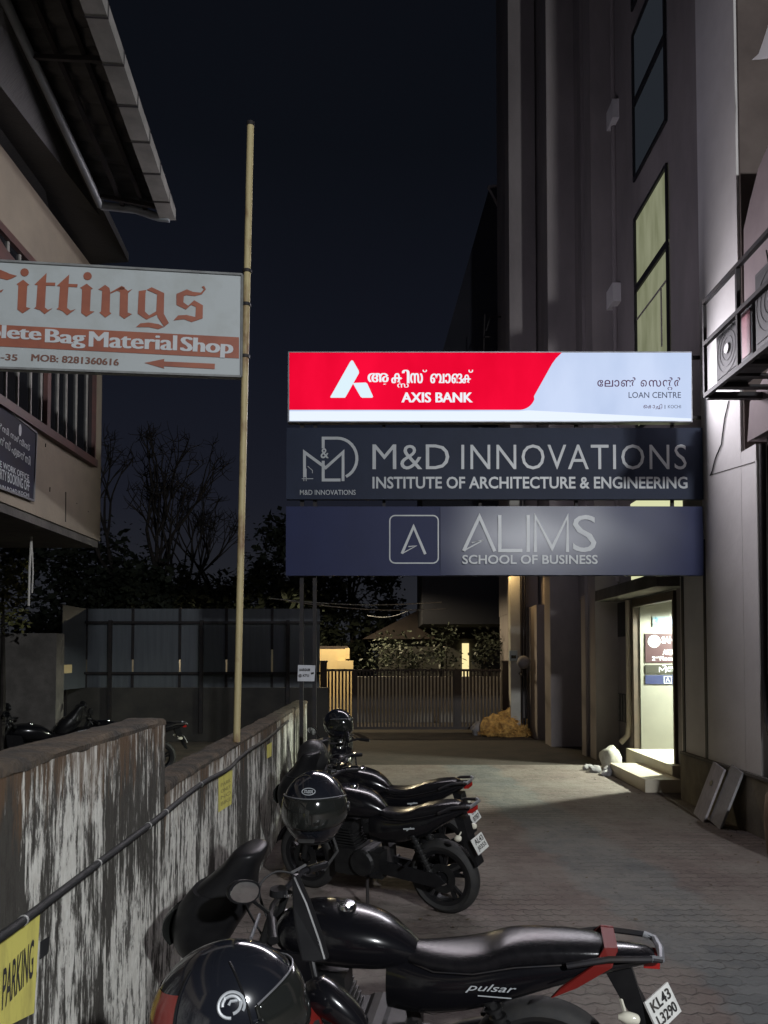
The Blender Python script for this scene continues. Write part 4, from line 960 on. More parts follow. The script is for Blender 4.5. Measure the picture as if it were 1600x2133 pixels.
# ---------------------------------------------------------------- far silhouette on the right
sh = thing('stair_tower', 'dark building with a steep sloping side rising behind the office pilasters', 'building', (4, 26, 0))
TY = 25.0
m = MB(); m.prism([aty(x, y, TY) for x, y in ((1019,392),(1046,388),(1120,388),(1120,1300),(880,1300),(880,860),(925,722))], (0, 4, 0)); m.build('tower', mat('dark_cladding', (.010,.011,.018), (.014,.015,.022), 1, .9), sh)
m = MB(); m.bar(aty(1017,390,TY-.05), aty(1047,448,TY-.05), .06, .06); m.bar(aty(1017,389,TY-.05), aty(1048,386,TY-.05), .06, .06); m.build('eaves_trim', M_wallD, sh)
an = MB()
for a, b in (((1008,705),(1010,655)), ((1012,690),(1022,660)), ((1022,660),(1044,660)), ((1008,702),(1022,702)), ((1008,702),(1008,730))): an.bar(aty(*a, 22), aty(*b, 22), .035, .035)
tag(an.build('pipe_bracket', M_steel), 'thin bent pipe bracket against the dark tower above the signs', 'pipe')

# ---------------------------------------------------------------- overhead wires at the gate
for (pa_, pb_, Y_a, Y_b, lab) in (((560,1246),(920,1254),19,21,'thin overhead wire, uppermost above the gate'), ((600,1252),(930,1268),19,22,'thin sagging overhead wire just below the uppermost one'), ((765,1282),(850,1273),24,24,'short pale pipe sloping above the gate foliage')):
    A = aty(*pa_, Y_a); B = aty(*pb_, Y_b); m = MB(); m.tube([A.lerp(B, t_/8) - Vector((0,0,.12*math.sin(math.pi*t_/8))) for t_ in range(9)], .014, 6)
    tag(m.build('overhead_wire', M_alu), lab, 'wire')

# ================================================================= TREES AND PLANTS
def branchy(base_, h, seed, spread=.5, depth=6, r0=.09):
    rr_ = random.Random(seed); m = MB(); tips = []
    def go(p, d, L_, r, k):
        n = 3; pts = [p]; q = p.copy(); dd = d.copy()
        for i in range(n):
            dd = (dd + Vector((rr_.uniform(-1,1), rr_.uniform(-1,1), rr_.uniform(-.2,.6)))*.16).normalized(); q = q + dd*L_/n; pts.append(q.copy())
        m.tube(pts, [r*(1-.3*i/n) for i in range(n+1)], 5 if k > 2 else 7, cap=False)
        if k >= depth: tips.append(q); return
        for j in range(2 if rr_.random() < .62 else 3):
            a = rr_.uniform(0, 2*math.pi); t_ = rr_.uniform(.35, .8)*spread*1.3
            e = dd.orthogonal().normalized(); f = dd.cross(e); nd = (dd*math.cos(t_) + (e*math.cos(a)+f*math.sin(a))*math.sin(t_) + Vector((0,0,.12))).normalized()
            go(q, nd, L_*rr_.uniform(.66,.86), r*.62, k+1)
    go(Vector(base_), Vector((rr_.uniform(-.1,.1),0,1)).normalized(), h*.30, r0, 0); return m, tips
def leaves(m, centers, n, spread, size, seed, flat=.8):
    rr_ = random.Random(seed)
    for c_ in centers:
        for k in range(n):
            p_ = Vector(c_) + Vector((rr_.gauss(0,1), rr_.gauss(0,1), rr_.gauss(0,1)*flat))*spread
            d = Vector((rr_.uniform(-1,1), rr_.uniform(-1,1), rr_.uniform(-.8,.5))).normalized()*size*rr_.uniform(.6,1.3)
            e = d.cross(Vector((rr_.uniform(-1,1), rr_.uniform(-1,1), 1))).normalized()*size*.28
            m.quad(p_, p_+d*.5+e, p_+d, p_+d*.5-e)
    return m
def bare_tree(px, pytop, Y, seed, label, r0=.09, leafy=3, spread=.5):
    b0 = aty(px, 1300, Y); h = aty(px, pytop, Y).z*.82
    o = thing('bare_tree', label, 'tree', (b0.x, Y, 0), 'bare trees against the sky')
    m, tips = branchy((b0.x, Y, 0), h, seed, spread, 5, r0*1.5); m.build('trunk', M_bark, o)
    m = MB(); r2 = random.Random(seed)
    for t_ in tips:
        for k in range(leafy*2):
            a = t_ + Vector((r2.gauss(0,.12), r2.gauss(0,.12), r2.gauss(0,.10))); b = a + Vector((r2.uniform(-1,1), r2.uniform(-1,1), r2.uniform(-.1,1.2))).normalized()*r2.uniform(.2,.55)
            m.tube([t_, a.lerp(b,.5) + Vector((r2.uniform(-.04,.04),0,0)), b], [.014,.010,.005], 3, cap=False)
    m.build('crown', M_bark, o)
bare_tree(285, 850, 26, 3, 'tallest bare tree with twiggy crown beside the left building', .13, 2, .52)
bare_tree(360, 925, 27, 14, 'bare forked tree between the left building and the pole', .11, 2, .50)
bare_tree(455, 925, 28, 21, 'slender bare tree just left of the rusty pole', .10, 2, .46)
def leafy_tree(x, Y, h, rad, seed, label, n=46, per=110, name='leafy_tree', mt=None, size=.17, z0f=.22, group='dense dark trees beyond the fence'):
    rr_ = random.Random(seed); o = thing(name, label, 'tree', (x, Y, 0), group)
    m = MB(); m.tube([(x, Y, 0), (x+.1, Y, h*.4), (x-.1, Y+.1, h*.75)], [.16,.12,.05], 8)
    cs = []
    for k in range(n):
        a = rr_.uniform(0, 2*math.pi); zz = rr_.uniform(z0f, 1.0); q = rr_.random()**.5*rad*math.sin(math.pi*min(1, .18+.82*(1-zz)/(1-z0f)))**.6
        c_ = Vector((x+q*math.cos(a), Y+q*math.sin(a)*.6, h*zz)); cs.append(c_)
        if k % 4 == 0: m.tube([(x, Y, h*min(zz-.1,.6)), c_], [.05,.015], 5)
    m.build('trunk', M_bark, o); m = MB(); leaves(m, cs, 34, rad*.15, size*2.4, seed+50); leaves(m, cs, per, rad*.19, size, seed); m.build('crown', mt or M_leafdark, o)
for (x, Y, h, rad, sd, lab) in ((-10.2, 25, 5.9, 2.6, 1, 'dense dark tree behind the shop building overhang'), (-7.6, 24, 4.6, 2.0, 2, 'rounded dark tree rising over the left end of the sheet fence'),
                                (-4.3, 26, 4.7, 1.7, 3, 'dark bushy tree over the middle of the sheet fence'), (-3.2, 29, 6.9, 2.1, 4, 'tall dark evergreen between the pole and the signboards'),
                                (-1.3, 30, 6.4, 1.8, 5, 'dark tree half hidden behind the navy signboard'), (-5.9, 30, 4.4, 2.2, 6, 'low dark tree filling the gap behind the bare trees'),
                                (4.6, 33, 6.8, 2.6, 7, 'dark tree behind the gabled house')):
    leafy_tree(x, Y, h, rad, sd, lab)
# climber sprawling over the gate top
cl = thing('climbing_plant', 'trailing climber with pale leaf tips hanging over the garden behind the gate', 'plant', (1.8, 24, 0))
rr_ = random.Random(9); cs = []
for k in range(60):
    px = rr_.choice((rr_.uniform(775, 945), rr_.uniform(995, 1050), rr_.uniform(775, 945))); top_ = 1315 + (abs(px-930)/150)**2*28; cs.append(aty(px, rr_.uniform(top_, 1392), rr_.uniform(23.4, 25)))
m = MB(); leaves(m, cs, 26, .20, .15, 4); m.build('foliage', mat('silvery_leaves', (.06,.07,.05), (.035,.043,.03), 4, .5), cl)
m = MB(); 
for px in (830, 930, 1010): m.tube([(aty(px,1400,24).x, 24, 0), aty(px, 1340, 24)], [.04,.015], 6)
m.build('stem', M_bark, cl)
pb = thing('potted_shrub', 'small yellow-green shrub at the far left under the shop building', 'shrub', (aty(10,1300,11.5).x, 11.5, 0))
m = MB(); leaves(m, [aty(rr_.uniform(-60,42), rr_.uniform(1170,1290), 11.5) for k in range(26)], 26, .11, .10, 8); m.build('foliage', M_leafwarm, pb)
m = MB(); q = aty(5,1300,11.5); m.tube([(q.x, 11.5, 0), (q.x+.03, 11.5, 1.4), q + Vector((0,0,.5))], [.05,.04,.02], 7); m.build('stem', M_bark, pb)

# ================================================================= MOTORCYCLES
def wheel(root, x, Rw, wd, spokes=5):
    T = Matrix.Translation((x, 0, Rw)); k = wd/2
    hub = MB(); hub.lathe([(.001,-.05),(.05,-.05),(.055,0),(.05,.05),(.001,.05)], 16, T, 'y')
    for i in range(spokes):
        a = 2*math.pi*i/spokes + .3
        for da in (-.16, .16):
            p0 = T @ Vector((.045*math.cos(a), 0, .045*math.sin(a))); p1 = T @ Vector(((Rw-.10)*math.cos(a+da), 0, (Rw-.10)*math.sin(a+da))); hub.bar(p0, p1, .026, .03, (0,1,0))
    w_ = hub.build('wheel', M_alloy, root, world=False)
    t_ = MB(); ri = Rw-.075; t_.lathe([(ri,-k*.8),(ri+.03,-k),(Rw-.02,-k*.82),(Rw-.004,-k*.4),(Rw,0),(Rw-.004,k*.4),(Rw-.02,k*.82),(ri+.03,k),(ri,k*.8)], 40, T, 'y', True); t_.build('tyre', M_tyre, w_, True, world=False)
    r_ = MB(); r_.lathe([(ri-.03,-k*.7),(ri+.004,-k*.82),(ri+.004,k*.82),(ri-.03,k*.7)], 40, T, 'y', True); r_.build('rim', M_alloy, w_, True, world=False)
    d_ = MB(); d_.lathe([(.06,-.062),(.12,-.062),(.12,-.058),(.06,-.058)], 24, T, 'y', True); d_.build('brake_disc', M_engine, w_, world=False)
def motorcycle(label, loc, yaw, lean, scale, plate, body=None, stripe=True, script=None, full=True, mirrors=(-1, 1), group='motorcycles parked along the left wall', zs=1.0, plate_yaw=0, tail=1.0):
    """faces -X, left side towards -Y, origin on the ground"""
    body = body or M_gloss
    o = thing('motorcycle', label, 'motorcycle', loc, group)
    o.rotation_euler = (R(lean), 0, R(yaw)); o.rotation_mode = 'XYZ'; o.scale = (scale, scale, scale*zs)
    def B(m, n, mt, sm=True, par=o):
        if tail != 1.0 and n in ('seat', 'tail_panel', 'seat_piping', 'tail_light', 'grab_rail', 'rail_end', 'rear_fender', 'indicator'):
            m.v = [(.58 + (v[0]-.58)*tail if v[0] > .58 else v[0], v[1], v[2] + (max(0, v[0]-.58)*.10 if n != 'rear_fender' else 0)) for v in m.v]
        return m.build(n, mt, par, sm, world=False)
    wheel(o, -.66, .30, .10); wheel(o, .67, .30, .13)
    for s in (-1, 1):
        m = MB(); m.tube([(-.66, s*.085, .30), (-.56, s*.085, .62)], .026, 10); m.tube([(-.56, s*.085, .60), (-.43, s*.085, .98)], .018, 10); B(m, 'fork_leg', M_engine)
    m = MB(); rings = []
    for k in range(13):
        a = R(15 + 150*k/12); ring = []
        for j in range(7):
            t_ = -1 + 2*j/6; rad = .325 + .02*(1-t_*t_); ring.append(Vector((-.66 - rad*math.cos(a)*1.0, .062*t_, .30 + rad*math.sin(a))))
        for j in range(6, -1, -1):
            t_ = -1 + 2*j/6; rad = .320 + .02*(1-t_*t_)-.004; ring.append(Vector((-.66 - rad*math.cos(a), .058*t_, .30 + rad*math.sin(a))))
        rings.append(ring)
    m.rings(rings); B(m, 'front_fender', body)
    # half fairing with smoked screen
    m = MB(); m.loft([(.64,0,-.80,.05,.05,.05,2),(.72,0,-.81,.105,.11,.10,2.2),(.84,0,-.79,.145,.16,.13,2.3),(.95,0,-.74,.155,.18,.14,2.2),(1.03,0,-.69,.14,.155,.13,2.1)], 'z'); f_ = B(m, 'fairing', M_blackpl)
    m = MB(); m.loft([(1.02,0,-.685,.137,.145,.125,2.1),(1.09,0,-.635,.122,.10,.10,2.1),(1.15,0,-.60,.118,.085,.075,2.2),(1.20,0,-.57,.112,.075,.065,2.4),(1.222,0,-.555,.10,.055,.05,2.4),(1.228,0,-.55,.06,.03,.03,2)], 'z'); B(m, 'windscreen', M_blackpl)
    m = MB(); m.loft([(.76,0,-.915,.085,.012,.012,2),(.82,0,-.935,.105,.014,.02,2),(.88,0,-.93,.095,.016,.02,2),(.92,0,-.905,.06,.014,.012,2)], 'z'); B(m, 'headlight', M_visor)
    # tank
    m = MB(); m.loft([(-.45,0,.83,.05,.04,.05,2),(-.40,0,.845,.115,.085,.09,2.4),(-.30,0,.85,.155,.115,.12,2.5),(-.16,0,.85,.165,.115,.14,2.5),(0,0,.835,.14,.095,.13,2.4),(.10,0,.81,.095,.06,.10,2.2),(.16,0,.785,.06,.03,.06,2)], 'x', 24); tk = B(m, 'fuel_tank', body)
    m = MB(); m.lathe([(.001,.016),(.034,.015),(.040,.006),(.042,-.01),(.001,-.01)], 20, Matrix.Translation((-.14,0,.966))); B(m, 'fuel_cap', M_chrome, True, tk)
    for s in (-1, 1):
        m = MB(); m.prism([(-.47,s*.16,.84),(-.26,s*.17,.82),(-.20,s*.165,.62),(-.34,s*.165,.50),(-.44,s*.16,.62)], (0, s*.018, 0)); B(m, 'tank_shroud', body, False)
    # seat
    m = MB(); m.loft([(.10,0,.785,.06,.035,.04,2),(.18,0,.772,.095,.032,.05,2.3),(.32,0,.775,.130,.034,.06,2.6),(.44,0,.795,.138,.040,.06,2.8),(.54,0,.832,.128,.046,.06,2.8),(.68,0,.850,.118,.046,.06,2.8),(.86,0,.858,.10,.040,.05,2.6),(.95,0,.858,.07,.022,.03,2)], 'x', 24); B(m, 'seat', M_seat)
    m = MB()
    for s in (-1, 1): m.tube([(.14, s*.072, .762), (.24, s*.118, .752), (.40, s*.139, .768), (.56, s*.130, .806), (.74, s*.117, .826), (.88, s*.098, .838)], .0035, 5)
    B(m, 'seat_piping', M_steel)
    # side and tail panel
    m = MB(); m.loft([(.04,0,.64,.10,.13,.12,2.4),(.18,0,.655,.138,.11,.13,2.8),(.36,0,.68,.148,.10,.12,2.8),(.54,0,.725,.142,.10,.10,2.8),(.72,0,.775,.126,.075,.075,2.6),(.90,0,.812,.10,.052,.05,2.4),(1.05,0,.835,.07,.030,.03,2),(1.10,0,.838,.045,.012,.015,2)], 'x', 24); tp = B(m, 'tail_panel', body)
    if stripe:
        for s in (-1, 1):
            m = MB(); m.prism([(.905,s*.085,.905),(.955,s*.08,.905),(.93,s*.112,.835),(.80,s*.135,.75),(.70,s*.143,.70),(.735,s*.143,.745),(.86,s*.112,.835)], (0, s*.012, 0)); B(m, 'red_flash', M_glossred, False, tp)
        m = MB(); m.box((.905,-.085,.882),(.955,.085,.903)); B(m, 'red_flash', M_glossred, False, tp)
    if script:
        m = MB(); put_text(m, script, (.37, -.152, .695), (.20, 0, .006), (0, .004, .04), (0,-.004,0), bold=.004, shear=.45); B(m, 'lettering', M_letter, False, tp)
        m = MB(); m.box((.42,-.156,.683),(.55,-.1555,.688)); B(m, 'underline', M_letter, False, tp)
    else:
        m = MB(); m.bar((.40,-.152,.70),(.50,-.152,.715),.004,.012); m.bar((.43,-.1525,.69),(.47,-.1525,.72),.004,.008); B(m, 'lettering', M_letter, False, tp)
    m = MB(); m.box((1.055,-.055,.805),(1.115,.055,.838)); B(m, 'tail_light', M_redlens, False)
    m = MB()
    for s in (-1, 1): m.tube([(.76, s*.135, .835), (.92, s*.125, .872), (1.08, s*.10, .872), (1.115, s*.085, .862)], .013, 8)
    B(m, 'grab_rail', M_steel); m = MB(); m.tube([(1.075,-.10,.873),(1.115,-.085,.864),(1.125,0,.866),(1.115,.085,.864),(1.075,.10,.873)], .0145, 8); B(m, 'rail_end', M_alu)
    # rear fender, plate, indicators
    m = MB(); m.prism([(.90,-.06,.80),(1.01,-.06,.80),(1.05,-.06,.66),(1.15,-.06,.44),(1.125,-.06,.43),(.98,-.06,.64)], (0,.12,0)); B(m, 'rear_fender', M_blackpl, False)
    T = Matrix.Translation((.58 + (1.10 + (.035 if plate_yaw else 0) - .58)*tail + (.035 if tail != 1.0 else 0), 0, .605)) @ Matrix.Rotation(R(plate_yaw), 4, 'Z') @ Matrix.Rotation(R(-28), 4, 'Y'); m = MB(); m.box((-.004,-.10,-.062),(.004,.10,.062), T); pl_ = B(m, 'number_plate', M_plate, False)
    m = MB()
    for i, tx in enumerate(plate):
        zz = .008 - i*.056; wdx = .078 if len(tx) > 3 else .05
        put_text(m, tx, T @ Vector((.0055,-wdx,zz)), T.to_3x3() @ Vector((0,2*wdx,0)), T.to_3x3() @ Vector((0,0,.042)), T.to_3x3() @ Vector((.002,0,0)), bold=.02)
    B(m, 'lettering', M_blackpaint, False, pl_)
    for s in (-1, 1):
        m = MB(); m.tube([(.97, s*.05, .66), (.98, s*.13, .64)], .008, 6); m.loft([(.95,s*.15,.64,.010,.010,.010,2),(.98,s*.15,.64,.022,.026,.026,2),(1.02,s*.15,.638,.019,.020,.020,2),(1.03,s*.15,.638,.006,.006,.006,2)], 'x', 12); B(m, 'indicator', M_amber)
    # engine, frame, exhaust, stand
    m = MB(); m.box((-.30,-.13,.24),(.16,.13,.46)); m.lathe([(.001,-.16),(.10,-.16),(.115,-.14),(.115,.14),(.001,.15)], 20, Matrix.Translation((-.02,0,.36)), 'y')
    for k in range(7): m.box((-.30-.01*k,-.10,.465+.024*k),(-.10-.01*k,.10,.477+.024*k))
    m.box((-.30,-.07,.46),(-.14,.07,.66)); B(m, 'engine', M_engine, False)
    m = MB(); m.tube([(-.43,0,.86),(-.34,0,.60),(-.26,0,.30)], .026, 8); m.tube([(-.42,0,.80),(.15,0,.70),(.72,0,.76)], .026, 8); m.tube([(.10,0,.68),(.16,0,.34)], .03, 8); B(m, 'frame', M_steel)
    for s in (-1, 1):
        m = MB(); m.bar((.14, s*.09, .34), (.67, s*.09, .30), .03, .05); B(m, 'swing_arm', M_blackpl, False)
        m = MB(); m.tube([(.60, s*.105, .34), (.44, s*.11, .68)], .022, 8)
        for k in range(8): q = Vector((.585, s*.105, .375)).lerp(Vector((.46, s*.11, .64)), k/7); m.tube([q + Vector((.002,0,-.006)), q + Vector((-.002,0,.006))], .036, 10)
        B(m, 'shock_absorber', M_engine)
    m = MB(); m.tube([(-.30,.10,.50),(-.36,.12,.36),(-.20,.15,.24),(.20,.17,.25)], .022, 8); m.tube([(.20,.17,.25),(.34,.18,.29),(.80,.19,.42)], [.03,.05,.048], 12); B(m, 'exhaust', M_engine)
    m = MB(); m.prism([(.14,-.11,.40),(.66,-.12,.36),(.74,-.12,.30),(.66,-.12,.25),(.14,-.11,.29)], (0,-.02,0)); B(m, 'chain_guard', M_blackpl, False)
    m = MB(); m.tube([(.02,-.13,.26),(.10,-.285,.045)], .014, 8); m.box((.08,-.32,.036),(.14,-.26,.048)); B(m, 'side_stand', M_steel, False)
    for s in (-1, 1):
        m = MB(); m.tube([(.12, s*.12, .30), (.12, s*.24, .31)], .014, 8); m.tube([(.42, s*.12, .42), (.44, s*.22, .43)], .012, 8); B(m, 'footpeg', M_blackpl)
    # handlebar, instruments, mirrors
    m = MB(); m.tube([(-.34,-.36,.99),(-.40,-.22,1.015),(-.44,-.08,.985),(-.44,.08,.985),(-.40,.22,1.015),(-.34,.36,.99)], .013, 8); B(m, 'handlebar', M_steel)
    for s in (-1, 1):
        m = MB(); m.tube([(-.335, s*.375, .988), (-.385, s*.25, 1.01)], .020, 10); B(m, 'grip', M_blackpl)
        m = MB(); m.tube([(-.45, s*.21, 1.01), (-.43, s*.36, .985)], .007, 6); B(m, 'lever', M_alu)
        if s in mirrors:
            m = MB(); m.tube([(-.41, s*.21, 1.02), (-.45, s*.27, 1.10), (-.46, s*.31, 1.15)], .008, 6); mr = B(m, 'mirror_stalk', M_blackpl)
            T2 = Matrix.Translation((-.455, s*.345, 1.175)) @ Matrix.Rotation(R(s*32), 4, 'Z') @ Matrix.Rotation(R(s*24), 4, 'X')
            m = MB(); m.loft([(-.045,0,0,.02,.012,.012,2),(-.03,0,0,.066,.040,.040,2.2),(-.006,0,0,.078,.050,.050,2.3),(.002,0,0,.078,.050,.050,2.3)], 'x', 20); m.move(T2); mm_ = m.build('mirror', M_blackpl, mr, True, world=False)
            m = MB(); m.loft([(.0025,0,0,.070,.043,.043,2.3),(.0045,0,0,.068,.042,.042,2.3)], 'x', 20, 1); m.move(T2); m.build('mirror_glass', M_mirror, mr, False, world=False)
    for s in (-1, 1):
        m = MB(); m.tube(smooth([Vector((-.40, s*.20, 1.0)), Vector((-.50, s*.15, 1.04)), Vector((-.56, s*.08, .98)), Vector((-.50, s*.05, .82))], 4), .0055, 6); B(m, 'control_cable', M_cable)
    m = MB(); m.box((-.56,-.09,1.02),(-.50,.09,1.09), Matrix.Rotation(R(-6),4,'Y')); B(m, 'instrument_panel', M_blackpl, False)
    m = MB(); m.lathe([(.001,.03),(.036,.03),(.04,0),(.001,0)], 18, Matrix.Translation((-.44,0,1.0))); B(m, 'gauge', M_blackpl, False)
    m = MB(); m.lathe([(.001,.012),(.024,.012),(.026,0),(.001,0)], 16, Matrix.Translation((-.40,0,1.0))); B(m, 'ignition', M_chrome)
    return o
motorcycle('nearest black motorcycle with a red flash on its tail, tail pointing across the alley', (.0, 3.47, 0), -11, 7, 1.03, ('KL43', 'L3290'), script='pulsar', mirrors=(-1,), zs=.92, plate_yaw=-34)
motorcycle('black motorcycle mid row with its white plate and rear wheel in full view', (-.073, 6.385, 0), -30, 7, .97, ('AL43', 'J0355'), stripe=False, tail=.72, mirrors=())
motorcycle('black motorcycle standing behind the middle one, its tank and seat rising above it', (-.04, 7.35, 0), -26, 7, .98, ('U10', '8787'), stripe=False, tail=.72, mirrors=(-1, 1))
motorcycle('dark motorcycle farthest along the wall, mostly hidden by the others', (-.42, 9.0, 0), -88, 6, .95, ('KL07', '4412'), stripe=False, mirrors=(-1,))
motorcycle('dark motorcycle behind the low wall, left one of the pair in the unlit yard', (-5.3, 11.9, 0), 24, 6, 1.0, ('KL08', '1127'), stripe=False, group='motorcycles in the dark yard')
motorcycle('dark motorcycle behind the low wall, right one of the pair in the unlit yard', (-4.35, 12.5, 0), 30, 6, 1.0, ('KL39', '5520'), stripe=False, group='motorcycles in the dark yard')

# ================================================================= HELMETS
def helmet(label, loc, yaw, tilt, size, shell, visor=True, badge=None, roll=0, red=False):
    """faces +X before rotation; loc is the centre of the head"""
    o = thing('helmet', label, 'helmet', loc); o.rotation_euler = (R(roll), R(tilt), R(yaw)); o.scale = (size,)*3
    def P(th, ph, k=1.0):       # th: elevation, ph: azimuth from +X
        c, s_, z = math.cos(th)*math.cos(ph), math.cos(th)*math.sin(ph), math.sin(th)
        x, y, zz = .158*c, .128*s_, .145*z
        if z < 0:
            x *= 1 - .12*z*z; y *= 1 - .10*z*z; zz *= 1.0
            if c > 0: x += .020*c*(-z)*1.4
        return Vector((x*k, y*k, zz*k))
    m = MB(); rings = []; nph = 40
    for i in range(22):
        th = R(-58 + 146*i/21); rings.append([P(th, 2*math.pi*j/nph) for j in range(nph)])
    m.rings(rings, True); sh_ = m.build('shell', shell, o, True, world=False)
    m = MB(); m.rings([[P(R(-58), 2*math.pi*j/nph, 1.012) for j in range(nph)], [P(R(-54), 2*math.pi*j/nph, 1.016) for j in range(nph)], [P(R(-50), 2*math.pi*j/nph, 1.010) for j in range(nph)]], False); m.build('rim_trim', M_lining, o, True, world=False)
    if visor:
        m = MB(); rows = []
        for i in range(11):
            t_ = i/10; row = []
            for j in range(33):
                q = -1 + 2*j/32; ph = R(68 if badge == 'swirl' else 92)*q; th = R(-20 + 46*t_ ) * (1 - .28*abs(q)**3) + R(1); row.append(P(th, ph, 1.030))
            rows.append(row)
        vs = [v for r in rows for v in r]; m.add(vs, [(i*33+j, i*33+j+1, (i+1)*33+j+1, (i+1)*33+j) for i in range(10) for j in range(32)])
        vo = m.build('visor', M_visor, o, True, world=False); sd = vo.modifiers.new('thickness', 'SOLIDIFY'); sd.thickness = .003
        for s in (-1, 1):
            m = MB(); q = P(R(2), R(69 if badge == 'swirl' else 93)*s, 1.03); m.lathe([(.001,.006),(.018,.005),(.022,-.006),(.001,-.006)], 18, Matrix.Translation(q), 'y'); m.build('visor_pivot', M_blackpl, o, True, world=False)
        m = MB(); m.box((.158,-.03,-.088),(.176,.03,-.078)); m.build('chin_vent', M_lining, o, False, world=False)
        m = MB()
        for j in range(29):
            pass
        row = [P(R(27)*(1-.28*abs(-1+2*j/28)**3)+R(1), R(66 if badge == 'swirl' else 88)*(-1+2*j/28), 1.034) for j in range(29)]; m.tube(row, .0022, 6); m.build('visor_seal', M_alu, o, True, world=False)
    if badge == 'oval':
        m = MB(); C0 = []
        for k in range(25):
            a = 2*math.pi*k/24; C0.append(P(R(40)+R(5.5)*math.sin(a), R(15)*math.cos(a), 1.012))
        m.tube(C0, .0014, 6); vs, fs_ = glyphs('STUDDS', .02); x0 = min(v.x for v in vs); x1 = max(v.x for v in vs); y1 = max(v.y for v in vs)
        m.add([P(R(37.5 + 5*v.y/y1), R(-10 + 20*(v.x-x0)/(x1-x0)), 1.010) for v in vs], fs_); m.build('badge', M_letter, o, False, world=False)
    if badge == 'swirl':
        m = MB()
        def SP(a, r): return P(R(27) + R(r)*math.sin(a), R(-84) + R(r)*1.1*math.cos(a), 1.012)
        m.tube([SP(a/10, 9.0) for a in range(-8, 46)], .0030, 6); m.tube([SP(a/10, 6.2 if a % 21 else 7.2) for a in range(-16, 32)], .0032, 6); m.tube([SP(R(170), 2), SP(R(90), 2.6), SP(R(20), 5)], .0030, 6); m.build('badge', M_letter, o, True, world=False)
    if red:
        for s in (-1, 1):
            m = MB(); rows = []
            for i in range(9):
                t_ = i/8; rows.append([P(R(-36 + 42*t_), s*R(78 + 44*j/12), 1.014) for j in range(13)])
            vs = [v for r in rows for v in r]; m.add(vs, [(i*13+j, i*13+j+1, (i+1)*13+j+1, (i+1)*13+j) for i in range(8) for j in range(12)]); m.build('red_panel', M_redlens, o, True, world=False)
            m = MB(); rows = [[P(R(-44 + 84*i/8), s*R(131 + 47*j/8), 1.010) for j in range(9)] for i in range(9)]
            m.add([v for r in rows for v in r], [(i*9+j, i*9+j+1, (i+1)*9+j+1, (i+1)*9+j) for i in range(8) for j in range(8)]); m.build('rear_reflection', M_helmreflect, o, True, world=False)  # red reflection on the rear of the shell, painted as a patch
            m = MB(); m.tube([P(R(60 - 110*j/20), s*R(130), 1.012) for j in range(21)], .0022, 5); m.tube([P(R(60 - 110*j/20), s*R(73), 1.012) for j in range(21)], .0022, 5); m.build('seam', M_blackpl, o, True, world=False)
    m = MB(); m.tube([P(R(-55), R(95)), Vector((.01,.09,-.17)), Vector((.03,.06,-.21)), Vector((.035,.04,-.24))], .006, 6); m.build('strap', M_lining, o, True, world=False)
    return o
c = aty(657, 1682, 3.95)
helmet('glossy black full-face helmet with a smoked visor and oval badge hung above the nearest motorcycle', c, -97, 4, 1.28, M_shell, True, 'oval')
c = aty(652, 1577, 6.7)
helmet('plain matte black helmet seen from behind, between the glossy one and the gantry posts', c, 80, 0, 1.06, M_matte, False)
c = aty(705, 1508, 8.1)
helmet('glossy black helmet farthest along the row, in front of the gate', c, -40, 5, 1.1, M_shell, True)
c = aty(478, 2112, 1.95)
helmet('black and red helmet with a pale swirl badge, nearest the camera at the bottom edge', c, 12, -11, 1.22, M_shell, True, 'swirl', 0, True)

# blade-shaped mirror and bars of the vehicle under the camera
sc = thing('scooter', 'dark scooter just below the frame, only its bar and tall mirror showing', 'scooter', (-.25, 2.05, 0))
m = MB(); a = aty(612, 1822, 2.35); 
m.prism([aty(607,1822,2.35), aty(615,1825,2.35), aty(640,1880,2.33), aty(668,1960,2.30), aty(680,2002,2.28), aty(655,2006,2.28), aty(628,2004,2.28), aty(617,1960,2.30), aty(608,1890,2.33)], (.01,.028,0)); m.build('mirror', M_blackpl, sc, bevel=.006)
m = MB(); m.tube([aty(650,2000,2.29), aty(662,2060,2.27), aty(668,2190,2.2), (-.2,2.12,1.02)], .009, 8); m.build('mirror_stalk', M_blackpl, sc, True)
h0 = aty(690, 2075, 2.1); m = MB(); m.tube([h0 + Vector((-.16,.05,-.06)), h0, h0 + Vector((.12,-.02,-.14))], .034, 12); m.build('grip', M_blackpl, sc, True)
m = MB(); m.loft([(h0.x-.09,h0.y+.03,h0.z-.02,.04,.03,.04,2),(h0.x-.02,h0.y,h0.z,.055,.05,.05,2.4),(h0.x+.06,h0.y-.01,h0.z-.05,.05,.045,.05,2.4),(h0.x+.10,h0.y-.01,h0.z-.09,.03,.03,.03,2)], 'x', 16); m.build('switch_pod', M_gloss, sc, True)
m = MB(); m.tube([(-.62,2.12,1.0), (-.25,2.08,1.03), h0 + Vector((-.14,.04,-.06))], .018, 10); m.build('handlebar', M_steel, sc, True)
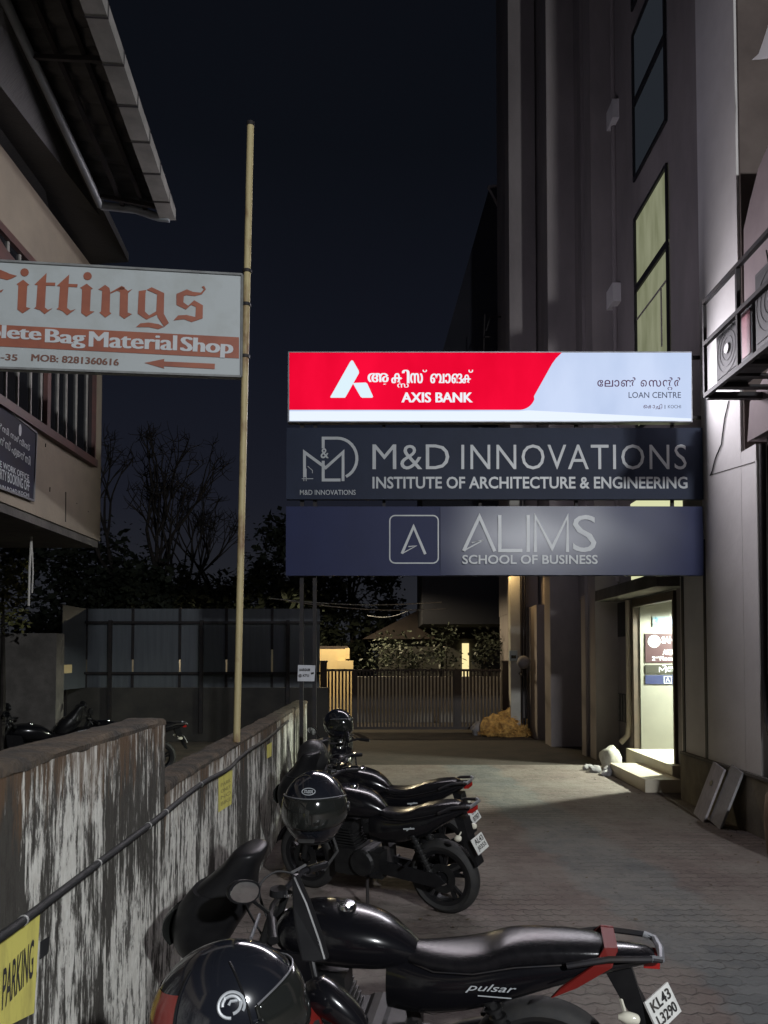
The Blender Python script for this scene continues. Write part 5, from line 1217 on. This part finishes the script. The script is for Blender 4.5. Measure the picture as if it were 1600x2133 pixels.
m = MB(); m.loft([(.30,-.0,-.28,.05,.03,.05,2),(.45,2.05,-.28,.20,.06,.08,2.6),(.75,2.05,-.27,.19,.07,.07,2.6),(1.0,2.07,-.26,.14,.10,.08,2.4),(1.08,2.07,-.25,.08,.05,.05,2)][1:], 'z', 20); m.build('front_apron', M_glossred, sc, True)
for (xx, nm) in ((-.45, 'front'), (.75, 'rear')):
    m = MB(); m.lathe([(.14,-.045),(.17,-.05),(.215,-.04),(.225,0),(.215,.04),(.17,.05),(.14,.045)], 28, Matrix.Translation((xx, 2.05, .225)), 'y', True); wq = m.build('wheel', M_tyre, sc, True)
    m = MB(); m.lathe([(.001,-.03),(.13,-.03),(.142,0),(.13,.03),(.001,.03)], 24, Matrix.Translation((xx, 2.05, .225)), 'y'); m.build('rim', M_alloy, wq, True)
m = MB(); m.loft([(-.12,2.05,.62,.11,.04,.08,2.4),(.1,2.05,.66,.15,.06,.12,2.6),(.5,2.05,.70,.15,.06,.16,2.6),(.9,2.05,.72,.10,.05,.12,2.4),(1.0,2.05,.72,.04,.02,.04,2)], 'x', 20); m.build('seat', M_seat, sc, True)
m = MB(); m.box((-.30,1.92,.24),(.60,2.18,.34)); m.loft([(.05,2.05,.45,.15,.14,.10,2.6),(.5,2.05,.47,.17,.14,.14,2.6),(.95,2.05,.55,.10,.10,.12,2.4)], 'x', 20); m.build('body', M_glossred, sc, True)

# fallen leaves and grit along the right edge of the paving
lf = MB(); r3 = random.Random(31)
for k in range(420):
    y = r3.uniform(5.5, 13.5); x = (4.05 - abs(r3.gauss(0, .35))) if r3.random() < .6 else r3.uniform(-.9, 4.0)
    d = Vector((r3.uniform(-1,1), r3.uniform(-1,1), r3.uniform(-.1,.25))).normalized()*r3.uniform(.015,.05); e = Vector((-d.y, d.x, .006))*.3
    p_ = Vector((x, y, .008 + r3.random()*.008)); lf.quad(p_-d*.5, p_+e, p_+d*.5, p_-e)
tag(lf.build('fallen_leaves', mat('dead_leaf', (.10,.075,.045), (.05,.038,.025), 3, .8), origin=(0,0,0)), kind='stuff')
